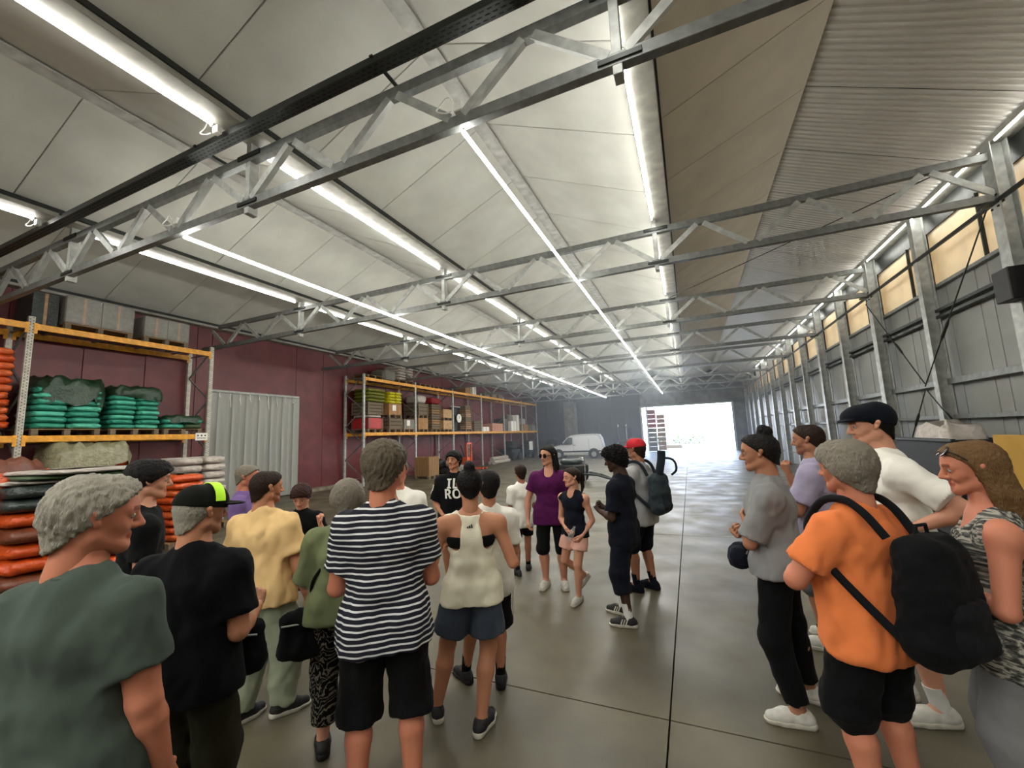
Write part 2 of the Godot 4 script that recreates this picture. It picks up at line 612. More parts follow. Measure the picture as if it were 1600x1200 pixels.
func right_wall() -> void:
	var wr := struct_node("wall_right", "pale ribbed metal wall with steel rails under a strip of windows")
	var X := 4.32
	var d := BACK
	while d < FRONT:
		var b := MB.new()
		b.box(Vector3.ZERO, Vector3(0.05, 4.08, 1.06), 0.004)
		b.box(Vector3(-0.027, 0, 0), Vector3(0.012, 4.08, 0.5), 0.005)
		if not boxes.has("wallp"): boxes["wallp"] = b.mesh()
		var o := put("wall_panel", boxes["wallp"], M.wall_panel, wr)
		o.position = W(X, 2.04, d + 0.53)
		d += 1.0725
	part_box("backing", W(X + 0.1, 2.02, 13.15), Vector3(0.12, 4.04, 47.0), M.deck, wr, 0.0)
	part_box("fascia", W(X + 0.02, 5.35, 13.15), Vector3(0.14, 0.5, 47.0), M.dark_steel, wr, 0.0)
	for y in [[3.64, 0.055], [3.53, 0.055], [2.39, 0.1], [1.78, 0.07], [0.5, 0.08]]:
		part_box("rail", W(4.2, y[0], 13.15), Vector3(0.07, y[1], 46.4), M.steel if y[0] < 3 else M.dark_steel, wr)
	part_box("window_sill", W(4.27, 4.08, 13.15), Vector3(0.12, 0.06, 46.4), M.steel, wr)
	# columns
	var n := 0
	for i in 21:
		var dd := TR0 + TRS * 0.5 * (i - 5)
		var main := i % 2 == 1
		var c := thing("steel_column", "", "column", W(4.08, 0, dd), 0.0, "columns along the window wall")
		var q := (i - 5) / 2
		if i < 5:
			c.set_meta("label", "steel column of the window wall behind the viewer, %s one back" % NTH[4 - i])
		elif main:
			c.set_meta("label", "wide steel column of the window wall carrying the %s truss" % NTH[q])
		else:
			c.set_meta("label", "slim steel post of the window wall %s" % bay(q))
		var w := 0.2 if main else 0.14
		var top := 5.42
		part_box("web", Vector3(0.03, top / 2, 0), Vector3(0.16, top, 0.012), M.galv, c, 0.0)
		part_box("flange", Vector3(-0.06, top / 2, 0), Vector3(0.014, top, w), M.galv, c, 0.002)
		part_box("flange", Vector3(0.11, top / 2, 0), Vector3(0.014, top, w), M.galv, c, 0.002)
		part_box("base_plate", Vector3(0.02, 0.012, 0), Vector3(0.3, 0.024, 0.26), M.steel, c)
		if main:
			for by in [4.52, 4.68]:
				for bz in [-0.06, 0.06]:
					part_box("bolt", Vector3(-0.075, by, bz), Vector3(0.02, 0.026, 0.026), M.dark_steel, c)
	# windows: two translucent panes per half bay with mullions and a cross rail
	for i in 23:
		var da: float = TR0 + TRS * 0.5 * (i - 7)
		var db := da + TRS * 0.5
		if da < BACK: continue
		db = minf(db, FRONT)
		var wn := struct_node("window_%d" % i, "")
		wn.set_meta("label", "cream window panes beside the viewer, opening %s back" % NTH[6 - i] if i < 7 else "cream window panes %s half of the bay %s" % ["in the near" if (i - 7) % 2 == 0 else "in the far", bay((i - 7) / 2)])
		var cut := 0.38
		var dm := lerpf(da, db, cut)
		for pr in [[da, dm], [dm, db]]:
			part_box("pane", W(4.3, 4.6, (pr[0] + pr[1]) / 2), Vector3(0.012, 1.06, pr[1] - pr[0]), M.pane, wn, 0.0)
		part_box("mullion", W(4.27, 4.6, dm), Vector3(0.05, 1.04, 0.03), M.dark_steel, wn)
		if i > 9: part_box("mullion", W(4.27, 4.6, da + 0.12), Vector3(0.05, 1.04, 0.03), M.dark_steel, wn)
	# tie rail across the windows, at the truss heads
	var tr := thing("tie_rail", "dark steel rail crossing in front of the window strip", "rail", W(4.02, 4.6, 0))
	part_box("tube", W(0, 0, 13.2), Vector3(0.05, 0.05, 46.4), M.dark_steel, tr, 0.006)
	# crossed bracing rods with turnbuckles in the near bay
	var rods := [[W(3.985, 4.55, 7.45), W(3.985, 2.35, 9.75)], [W(3.985, 4.45, 11.7), W(3.985, 2.4, 9.75)], [W(3.985, 2.3, 9.75), W(3.985, 0.2, 11.6)], [W(3.985, 2.3, 9.75), W(3.985, 0.2, 7.4)]]
	var rl := ["thin bracing rod slanting across the nearest window", "thin bracing rod slanting from the second wide column", "lower bracing rod running down towards the second wide column", "lower bracing rod running down towards the near wide column"]
	for r in 4:
		var br := thing("bracing_rod", rl[r], "bracing rod", Vector3.ZERO, 0.0, "bracing rods on the window wall")
		var b := MB.new()
		b.tube([rods[r][0], rods[r][1]], 0.011, 6)
		put("rod", b.mesh(), M.dark_steel, br)
		var b2 := MB.new()
		var q0: Vector3 = rods[r][0].lerp(rods[r][1], 0.55 if r < 2 else 0.2)
		var q1: Vector3 = rods[r][0].lerp(rods[r][1], 0.68 if r < 2 else 0.32)
		b2.tube([q0, q0.lerp(q1, 0.2), q0.lerp(q1, 0.8), q1], [0.012, 0.024, 0.024, 0.012], 8)
		put("turnbuckle", b2.mesh(), M.dark_steel, br)
	var sp := thing("wall_box", "black box fixed to the nearest wide column", "box", W(3.98, 3.42, 7.2))
	part_box("case", Vector3.ZERO, Vector3(0.26, 0.42, 0.3), M.black, sp, 0.01)
	part_box("bracket", Vector3(0.05, 0.0, -0.14), Vector3(0.1, 0.06, 0.12), M.dark_steel, sp)

func led(called: String, a: Vector3, b: Vector3, label: String, group: String, power: float, bright: float, r := 0.02, hang := 0.0) -> void:
	var t := thing(called, label, "strip light", (a + b) / 2, 0.0, group)
	var len := a.distance_to(b)
	var m := "led%.1f" % bright
	if not M.has(m):
		var e := StandardMaterial3D.new()
		e.albedo_color = Color(0.95, 0.95, 0.95)
		e.emission_enabled = true
		e.emission = Color(1.0, 0.995, 0.965)
		e.emission_energy_multiplier = bright
		e.roughness = 0.4
		M[m] = e
	var tb := MB.new()
	tb.tube([Vector3(0, 0, -len / 2), Vector3(0, 0, len / 2)], r, 10)
	put("light_tube", tb.mesh(), M[m], t)
	part_box("housing", Vector3(0, r + 0.012, 0), Vector3(r * 0.9, 0.022, len), M.led_body, t)
	if hang > 0.0:
		for z in [-len / 2 + 0.1, len / 2 - 0.1]:
			part_box("bracket", Vector3(0, r + 0.022 + hang / 2, z), Vector3(0.02, hang, 0.02), M.dark_steel, t)
	var l := AreaLight3D.new()
	l.name = "lamp"
	l.area_size = Vector2(r * 3.0, len)
	l.light_color = Color(1.0, 0.995, 0.965)
	l.light_energy = power
	l.shadow_enabled = true
	l.area_range = 40.0
	t.add_child(l)
	l.position = Vector3(0, -r - 0.008, 0)
	l.rotation_degrees = Vector3(-90, 0, 0)

const NTH := ["nearest", "second", "third", "fourth", "fifth", "sixth", "seventh", "eighth", "ninth"]
func bay(t: int) -> String:
	if t >= 0: return "between the %s and %s truss" % [NTH[t], NTH[t + 1]]
	return ["just before the nearest truss", "over the viewer", "behind the viewer"][-t - 1]

func lights() -> void:
	var seg := TRS
	# hung rows under the trusses
	for row in [[-1.68, "first"], [-5.95, "second"]]:
		for t in [0, 1, 2, 3, 4, 5, 6, -2, -3]:
			var d0: float = TR0 + seg * t
			led("strip_light", W(row[0], YB - 0.042, d0 + 0.01), W(row[0], YB - 0.042, d0 + seg - 0.01), "white strip light, %s hung row, %s" % [row[1], bay(t)], "strip lights under the trusses", 2.4 if t >= 0 else 7.0, 60.0, 0.018)
	# strips under the valley gutters
	for row in [[VAL[2], "the middle valley", 1.0], [VAL[1], "the valley beside the racks", 1.0], [VAL[3], "the valley over the floor joint", 0.8], [VAL[4] - 0.03, "the window side gutter", 0.8]]:
		for t in range(-3, 6):
			var d0: float = TR0 + seg * t
			var a := d0 + 0.15
			var b := d0 + seg - 0.15
			if t == -1: b = d0 + seg - 0.45
			led("gutter_light", W(row[0] - 0.02, YV - 0.105, maxf(a, BACK + 0.1)), W(row[0] - 0.02, YV - 0.105, b), "thin strip light under %s, %s" % [row[1], bay(t)], "strip lights under the gutters", (3.0 if t < 0 else 1.2) * row[2], 20.0 if t < 0 else 18.0, 0.018 if t < 0 else 0.014)

# dust in the air of the hall, catching the daylight from the gateway
func haze() -> void:
	var f := FogVolume.new()
	f.name = "haze"
	f.shape = RenderingServer.FOG_VOLUME_SHAPE_BOX
	f.size = Vector3(11.8, 5.3, 24.0)
	var fm := FogMaterial.new()
	fm.albedo = Color(0.9, 0.94, 1.0)
	fm.density = 0.012
	f.material = fm
	add_child(f)
	f.position = W(-1.95, 2.68, 24.2)
	tag(f, "thin dusty haze in the air of the hall", "haze", "", "stuff")

# ---------------------------------------------------------------- distance field meshed as surface nets
class Field:
	var o: Vector3
	var s: float
	var nx: int
	var ny: int
	var nz: int
	var d := PackedFloat32Array()
	func _init(lo: Vector3, hi: Vector3, cell: float) -> void:
		s = cell
		o = lo - Vector3.ONE * cell * 2.0
		var e := (hi - lo) / cell
		nx = int(ceil(e.x)) + 5
		ny = int(ceil(e.y)) + 5
		nz = int(ceil(e.z)) + 5
		d.resize(nx * ny * nz)
		d.fill(0.5)
	# tapered capsule joined with a smooth minimum; optional cutting plane; q < 0 takes it away
	func cap(a: Vector3, b: Vector3, ra: float, rb: float, k: float, cp := Vector3.ZERO, cn := Vector3.ZERO, away := false, fy := 1.0) -> void:
		var m := maxf(ra, rb) + k + s * 2.0
		var lo := (Vector3(minf(a.x, b.x), minf(a.y, b.y), minf(a.z, b.z)) - Vector3.ONE * m - o) / s
		var hi := (Vector3(maxf(a.x, b.x), maxf(a.y, b.y), maxf(a.z, b.z)) + Vector3.ONE * m - o) / s
		var x0 := maxi(0, int(lo.x))
		var y0 := maxi(0, int(lo.y))
		var z0 := maxi(0, int(lo.z))
		var x1 := mini(nx - 1, int(hi.x) + 1)
		var y1 := mini(ny - 1, int(hi.y) + 1)
		var z1 := mini(nz - 1, int(hi.z) + 1)
		var a2 := Vector3(a.x, a.y * fy, a.z)
		var ba := Vector3(b.x - a.x, (b.y - a.y) * fy, b.z - a.z)
		var inv := 1.0 / maxf(ba.length_squared(), 1e-9)
		var dr := rb - ra
		var cutting := cn != Vector3.ZERO
		var kk := maxf(k, 1e-5)
		for iz in range(z0, z1 + 1):
			for iy in range(y0, y1 + 1):
				var i := (iz * ny + iy) * nx + x0
				var p := Vector3(o.x + x0 * s, (o.y + iy * s) * fy, o.z + iz * s)
				for ix in range(x0, x1 + 1):
					var pa := p - a2
					var t := clampf(pa.dot(ba) * inv, 0.0, 1.0)
					var v := (pa - ba * t).length() - ra - dr * t
					if cutting:
						v = maxf(v, (Vector3(p.x, p.y / fy, p.z) - cp).dot(cn))
					if away:
						if -v > d[i]:
							d[i] = -v
					else:
						var w := d[i]
						var e := kk - absf(v - w)
						d[i] = (v if v < w else w) - (e * e / kk * 0.25 if e > 0.0 else 0.0)
					i += 1
					p.x += s
	func cut(cp: Vector3, cn: Vector3) -> void:
		var i := 0
		for iz in nz:
			for iy in ny:
				var v := (Vector3(o.x, o.y + iy * s, o.z + iz * s) - cp).dot(cn)
				var st := cn.x * s
				for ix in nx:
					if v > d[i]:
						d[i] = v
					v += st
					i += 1
	func nets(wob := 0.0, wf := Vector3.ONE * 8.0, sd := 1) -> MB:
		var out := MB.new()
		var id := PackedInt32Array()
		id.resize(d.size())
		id.fill(-1)
		var sy := nx
		var sz := nx * ny
		var vs := PackedVector3Array()
		var cells := PackedInt32Array()
		for iz in nz - 1:
			for iy in ny - 1:
				var i := (iz * ny + iy) * nx
				var m0 := (1 if d[i] < 0.0 else 0) + (1 if d[i + sy] < 0.0 else 0) + (1 if d[i + sz] < 0.0 else 0) + (1 if d[i + sy + sz] < 0.0 else 0)
				for ix in nx - 1:
					var j := i + 1
					var m1 := 0
					if d[j] < 0.0: m1 += 1
					if d[j + sy] < 0.0: m1 += 1
					if d[j + sz] < 0.0: m1 += 1
					if d[j + sy + sz] < 0.0: m1 += 1
					var q := m0 + m1
					if q != 0 and q != 8:
						var c := [d[i], d[i + 1], d[i + sy], d[i + sy + 1], d[i + sz], d[i + sz + 1], d[i + sz + sy], d[i + sz + sy + 1]]
						var sum := Vector3.ZERO
						var n := 0
						for e in [[0, 1], [2, 3], [4, 5], [6, 7], [0, 2], [1, 3], [4, 6], [5, 7], [0, 4], [1, 5], [2, 6], [3, 7]]:
							var u: float = c[e[0]]
							var w: float = c[e[1]]
							if (u < 0.0) != (w < 0.0):
								var t := u / (u - w)
								var k0: int = e[0]
								var k1: int = e[1]
								sum += Vector3(k0 & 1, (k0 >> 1) & 1, k0 >> 2).lerp(Vector3(k1 & 1, (k1 >> 1) & 1, k1 >> 2), t)
								n += 1
						id[i] = vs.size()
						cells.append(i)
						vs.append(o + (Vector3(ix, iy, iz) + sum / n) * s)
					m0 = m1
					i = j
		out.v = vs
		out.n.resize(vs.size())
		out.uv.resize(vs.size())
		for k in cells.size():
			var i := cells[k]
			for ax in 3:
				var st := 1 if ax == 0 else (sy if ax == 1 else sz)
				var s1 := sy if ax == 0 else (sz if ax == 1 else 1)
				var s2 := sz if ax == 0 else (1 if ax == 1 else sy)
				var neg := d[i] < 0.0
				if neg == (d[i + st] < 0.0): continue
				if i - s1 - s2 < 0: continue
				var a := id[i]
				var b := id[i - s1]
				var cc := id[i - s1 - s2]
				var e := id[i - s2]
				if a < 0 or b < 0 or cc < 0 or e < 0: continue
				if neg:
					out.face(a, cc, b)
					out.face(a, e, cc)
				else:
					out.face(a, b, cc)
					out.face(a, cc, e)
		for k in out.n.size():
			out.n[k] = out.n[k].normalized()
		if wob > 0.0:
			var f := FastNoiseLite.new()
			f.seed = sd
			f.frequency = 1.0
			f.fractal_octaves = 2
			for k in out.v.size():
				var p := out.v[k]
				out.v[k] = p + out.n[k] * f.get_noise_3dv(p * wf) * wob
			for k in out.n.size():
				out.n[k] = Vector3.ZERO
			for k in range(0, out.ix.size(), 3):
				var a := out.ix[k]
				var b := out.ix[k + 1]
				var cc := out.ix[k + 2]
				var nn := (out.v[cc] - out.v[a]).cross(out.v[b] - out.v[a])
				out.n[a] += nn
				out.n[b] += nn
				out.n[cc] += nn
			for k in out.n.size():
				out.n[k] = out.n[k].normalized()
		for k in out.v.size():
			out.uv[k] = Vector2(out.v[k].x + out.v[k].z, -out.v[k].y)
		return out

# local axes of a figure: right, up, forward
static func L(r: float, u: float, f: float) -> Vector3:
	return Vector3(r, u, -f)

static func make_head(cell: float, soft: float) -> MB:
	# chin at 0, crown at 0.225; face towards -z
	var f := Field.new(L(-0.095, -0.06, 0.12), L(0.095, 0.235, -0.12), cell)
	f = Field.new(Vector3(-0.1, -0.07, -0.13), Vector3(0.1, 0.235, 0.12), cell)
	f.cap(L(0, 0.138, -0.03), L(0, 0.142, 0.022), 0.079, 0.071, 0.01)
	f.cap(L(0, 0.11, 0.02), L(0, 0.035, 0.052), 0.06, 0.03, 0.03)
	for s in [-1.0, 1.0]:
		f.cap(L(s * 0.046, 0.055, 0.0), L(s * 0.012, 0.02, 0.064), 0.026 - soft * 0.004, 0.019, 0.02)
		f.cap(L(s * 0.04, 0.09, 0.045), L(s * 0.03, 0.075, 0.06), 0.022, 0.018, 0.02)
		f.cap(L(s * 0.014, 0.13, 0.083), L(s * 0.045, 0.128, 0.066), 0.010, 0.010, 0.014)
		f.cap(L(s * 0.012, 0.077, 0.09), L(s * 0.012, 0.077, 0.092), 0.009, 0.009, 0.01)
	for s in [-1.0, 1.0]:
		f.cap(L(s * 0.02, 0.1185, 0.080), L(s * 0.044, 0.117, 0.072), 0.0065, 0.0065, 0.006)
	f.cap(L(0, 0.122, 0.086), L(0, 0.082, 0.107), 0.008, 0.0115, 0.012)
	f.cap(L(-0.016, 0.054, 0.080), L(0.016, 0.054, 0.080), 0.008, 0.008, 0.008)
	f.cap(L(-0.012, 0.043, 0.079), L(0.012, 0.043, 0.079), 0.008, 0.008, 0.006)
	f.cap(L(0, 0.016, 0.066), L(0, 0.014, 0.068), 0.019, 0.018, 0.015)
	for s in [-1.0, 1.0]:
		f.cap(L(s * 0.031, 0.112, 0.098), L(s * 0.033, 0.112, 0.096), 0.014, 0.014, 0.0, Vector3.ZERO, Vector3.ZERO, true)
		f.cap(L(s * 0.076, 0.092, 0.002), L(s * 0.084, 0.122, -0.012), 0.010, 0.014, 0.006)
		f.cap(L(s * 0.088, 0.112, 0.002), L(s * 0.088, 0.106, 0.002), 0.007, 0.006, 0.0, Vector3.ZERO, Vector3.ZERO, true)
	f.cap(L(0, 0.07, -0.02), L(0, -0.06, -0.035), 0.056, 0.054, 0.03)
	return f.nets()

static func make_hand(cell: float, curl: float) -> MB:
	# wrist at the origin, fingers along +y, palm to +z, thumb on +x
	var f := Field.new(Vector3(-0.05, -0.03, -0.03), Vector3(0.08, 0.2, 0.09), cell)
	var kn := [[0.031, 0.088, 0.074], [0.011, 0.092, 0.082], [-0.009, 0.09, 0.076], [-0.027, 0.083, 0.06]]
	f.cap(Vector3(0, -0.03, 0), Vector3(0, 0.012, 0), 0.025, 0.024, 0.01)
	for q in kn:
		f.cap(Vector3(q[0] * 0.5, 0.012, 0), Vector3(q[0], q[1], 0), 0.016, 0.0125, 0.012)
	for q in kn:
		var p := Vector3(q[0], q[1] - 0.012, 0)
		var ang := 0.0
		var r := 0.0096
		for k in 3:
			ang += curl * [0.85, 1.0, 0.7][k]
			var ln: float = q[2] * [0.48, 0.3, 0.25][k] + (0.012 if k == 0 else 0.0)
			var p2 := p + Vector3(q[0] * 0.06 / 0.03 * 0.004, cos(ang), sin(ang)) * ln
			f.cap(p, p2, r, r - 0.001, 0.003)
			r -= 0.001
			p = p2
	f.cap(Vector3(0.018, 0.02, 0.004), Vector3(0.046, 0.05, 0.014), 0.016, 0.013, 0.01)
	f.cap(Vector3(0.046, 0.05, 0.014), Vector3(0.054 - curl * 0.01, 0.08, 0.022 + curl * 0.012), 0.012, 0.0105, 0.004)
	f.cap(Vector3(0.054 - curl * 0.01, 0.08, 0.022 + curl * 0.012), Vector3(0.052 - curl * 0.022, 0.102, 0.03 + curl * 0.014), 0.0105, 0.008, 0.003)
	return f.nets()

static func make_hair(style: String, cell: float) -> MB:
	var lo := Vector3(-0.13, -0.22, -0.13)
	var hi := Vector3(0.13, 0.31, 0.2)
	var f := Field.new(lo, hi, cell)
	var t := 0.013
	var wob := 0.005
	var wf := Vector3(90, 30, 90)
	var p0 := L(0, 0.170, 0.07)
	var n := L(0, -0.70, 0.71)
	match style:
		"crop": t = 0.008; wob = 0.004
		"short": t = 0.014
		"tousled": t = 0.018; wob = 0.009; wf = Vector3(70, 20, 70)
		"fringe": t = 0.020; p0 = L(0, 0.142, 0.075); n = L(0, -0.80, 0.60); wob = 0.007; wf = Vector3(70, 20, 70)
		"puffy": t = 0.022; p0 = L(0, 0.15, 0.07); n = L(0, -0.70, 0.71); wob = 0.006; wf = Vector3(60, 20, 60)
		"curly": t = 0.034; p0 = L(0, 0.16, 0.07); n = L(0, -0.74, 0.67); wob = 0.026; wf = Vector3(60, 60, 60)
		"bun", "tail", "long": t = 0.012; p0 = L(0, 0.175, 0.068); n = L(0, -0.72, 0.69)
	f.cap(L(0, 0.138, -0.03), L(0, 0.144, 0.022), 0.079 + t, 0.071 + t, 0.01)
	f.cap(L(0, 0.10, -0.04), L(0, 0.035, -0.04), 0.066 + t * 0.8, 0.056 + t * 0.4, 0.02)
	if style == "puffy":
		f.cap(L(-0.04, 0.1, -0.03), L(0.04, 0.1, -0.03), 0.07, 0.07, 0.03)
	f.cut(p0, n)
	match style:
		"bun":
			f.cap(L(0, 0.235, -0.06), L(0, 0.245, -0.045), 0.038, 0.036, 0.015)
			f.cap(L(0, 0.2, -0.06), L(0, 0.23, -0.06), 0.03, 0.03, 0.015)
		"tail":
			f.cap(L(0, 0.165, -0.10), L(0, 0.12, -0.145), 0.026, 0.03, 0.015)
			f.cap(L(0, 0.12, -0.145), L(0, -0.02, -0.15), 0.03, 0.022, 0.01)
			f.cap(L(0, -0.02, -0.15), L(0, -0.12, -0.12), 0.022, 0.008, 0.01)
		"long":
			for q in [-0.05, 0.0, 0.05]:
				f.cap(L(q, 0.12, -0.06), L(q * 1.15, -0.02, -0.075), 0.04, 0.036, 0.02)
				f.cap(L(q * 1.15, -0.02, -0.075), L(q * 1.3, -0.17, -0.06), 0.036, 0.018, 0.02)
			for q in [-1.0, 1.0]:
				f.cap(L(q * 0.07, 0.14, 0.0), L(q * 0.078, 0.0, -0.03), 0.022, 0.026, 0.02)
				f.cap(L(q * 0.078, 0.0, -0.03), L(q * 0.085, -0.14, -0.02), 0.026, 0.014, 0.02)
	return f.nets(wob, wf, 5)

static func make_cap(style: String, cell: float) -> MB:
	var f := Field.new(Vector3(-0.14, 0.04, -0.24), Vector3(0.14, 0.29, 0.18), cell)
	match style:
		"dome":
			f.cap(L(0, 0.14, -0.03), L(0, 0.148, 0.022), 0.093, 0.086, 0.01)
			f.cut(L(0, 0.128, 0), L(0, -1, -0.12).normalized())
		"brim":
			f.cap(L(-0.035, 0.138, 0.10), L(0.035, 0.138, 0.10), 0.072, 0.072, 0.0, L(0, 0, 0.055), L(0, 0, -1), false, 8.0)
		"flat":
			f.cap(L(0, 0.142, -0.04), L(0, 0.148, 0.025), 0.096, 0.086, 0.01)
			f.cap(L(-0.02, 0.168, 0.055), L(0.02, 0.168, 0.055), 0.056, 0.056, 0.05, Vector3.ZERO, Vector3.ZERO, false, 1.5)
			f.cut(L(0, 0.146, 0.08), L(0, -1, 0.34).normalized())
			f.cap(L(-0.03, 0.150, 0.092), L(0.03, 0.150, 0.092), 0.046, 0.046, 0.02, L(0, 0, 0.05), L(0, 0, -1), false, 4.5)
		"bucket":
			f.cap(L(0, 0.15, -0.03), L(0, 0.155, 0.022), 0.098, 0.09, 0.01)
			f.cut(L(0, 0.14, 0), L(0, -1, 0))
			f.cap(L(0, 0.142, -0.02), L(0, 0.142, 0.02), 0.125, 0.125, 0.01, L(0, 0.142, 0), L(0, -1, 0), false, 12.0)
	return f.nets()

static func make_shoe(cell: float, sole: bool, high: bool) -> MB:
	# ankle over the origin, toes towards -z, length 0.28
	var f := Field.new(Vector3(-0.07, -0.01, -0.23), Vector3(0.07, 0.17, 0.1), cell)
	if sole:
		f.cap(L(0, 0.02, -0.045), L(0.004, 0.02, 0.09), 0.042, 0.05, 0.0)
		f.cap(L(0.004, 0.02, 0.09), L(-0.004, 0.02, 0.155), 0.05, 0.042, 0.02)
		f.cut(L(0, 0.034, 0), L(0, 1, 0.06).normalized())
		f.cut(L(0, 0.0, 0), L(0, -1, 0))
	else:
		f.cap(L(0, 0.042, -0.045), L(0.004, 0.036, 0.09), 0.038, 0.044, 0.0)
		f.cap(L(0.004, 0.036, 0.09), L(-0.004, 0.03, 0.155), 0.044, 0.034, 0.02)
		f.cap(L(0, 0.06, -0.02), L(0, 0.055, 0.075), 0.036, 0.03, 0.03)
		f.cap(L(0, 0.05, -0.02), L(0, 0.115 if high else 0.085, -0.012), 0.04, 0.04, 0.02, L(0, 0.125 if high else 0.092, 0), L(0, 1, -0.15).normalized())
		f.cut(L(0, 0.012, 0), L(0, -1, 0))
	return f.nets()

static func joint(a: Vector3, b: Vector3, la: float, lb: float, pole: Vector3) -> Vector3:
	var d := b - a
	var n := minf(d.length(), (la + lb) * 0.9995)
	var u := d.normalized()
	var x := (la * la - lb * lb + n * n) / (2.0 * n)
	var h := sqrt(maxf(la * la - x * x, 0.0))
	var w := (pole - u * pole.dot(u)).normalized()
	return a + u * x + w * h

static func skeleton(S: Dictionary) -> Dictionary:
	var h: float = S.h
	var K := {}
	var po: Array = S.get("pelvis", [0.0, 0.0, 0.0])
	K.pelvis = L(po[0], 0.53 + po[2], po[1]) * h
	var ln: Array = S.get("lean", [0.0, 0.0])
	var up := L(ln[0], 1.0, ln[1]).normalized()
	var tw := deg_to_rad(S.get("twist", 0.0))
	var rt := L(cos(tw), 0, -sin(tw))
	rt = (rt - up * rt.dot(up)).normalized()
	var fw := up.cross(rt)
	K.up = up
	K.rt = rt
	K.fw = fw
	var pl: Vector3 = K.pelvis
	K.chest = pl + up * 0.19 * h
	K.sh = pl + up * 0.262 * h
	K.nb = pl + (up * 0.28 - fw * 0.004) * h
	var hd: Array = S.get("head", [0.0, 0.0, 0.0])
	var nt: float = S.get("neck", 0.18)
	var nd := (up + fw * (nt + sin(deg_to_rad(-hd[1])) * 0.25)).normalized()
	K.hb = K.nb + nd * 0.054 * h + fw * 0.004 * h
	K.hs = (0.137 * h / 0.225) * S.get("hs", 1.0)
	K.hbasis = Basis(rt, up, -fw) * Basis.from_euler(Vector3(deg_to_rad(hd[1]), deg_to_rad(-hd[0]), deg_to_rad(-hd[2])))
	var sw: float = S.get("sw", 1.0)
	for side in ["R", "L"]:
		var s := 1.0 if side == "R" else -1.0
		var sj: Vector3 = K.sh + rt * s * 0.104 * sw * h - up * 0.024 * h
		var am: Array = S.get("arm" + side, [[s * 0.12, -1, 0.0], [s * 0.04, -1, 0.22], 0.35])
		var fr := Basis(rt, up, -fw)
		var ud: Vector3 = (fr * L(am[0][0], am[0][1], am[0][2])).normalized()
		var fd: Vector3 = (fr * L(am[1][0], am[1][1], am[1][2])).normalized()
		K["s" + side] = sj
		K["e" + side] = sj + ud * 0.172 * h
		K["w" + side] = K["e" + side] + fd * 0.145 * h
		K["fd" + side] = fd
		K["curl" + side] = am[2]
		var ft: Array = S.get("foot" + side, [s * 0.055, 0.0, s * 10.0, 0.0])
		var fy := deg_to_rad(-ft[2])
		K["fb" + side] = Basis(Vector3.UP, fy)
		K["a" + side] = L(ft[0], 0.045 + ft[3], ft[1]) * h
		K["h" + side] = pl + (rt * s * 0.052 - Vector3.UP * 0.012) * h
		var pole: Vector3 = Basis(Vector3.UP, fy) * L(ft[4] if ft.size() > 4 else 0.0, 0, 1)
		K["k" + side] = joint(K["h" + side], K["a" + side], 0.243 * h, 0.238 * h, pole)
	return K

var heads := {}
var hands := {}
var hairs := {}
var caps := {}
var shoes := {}

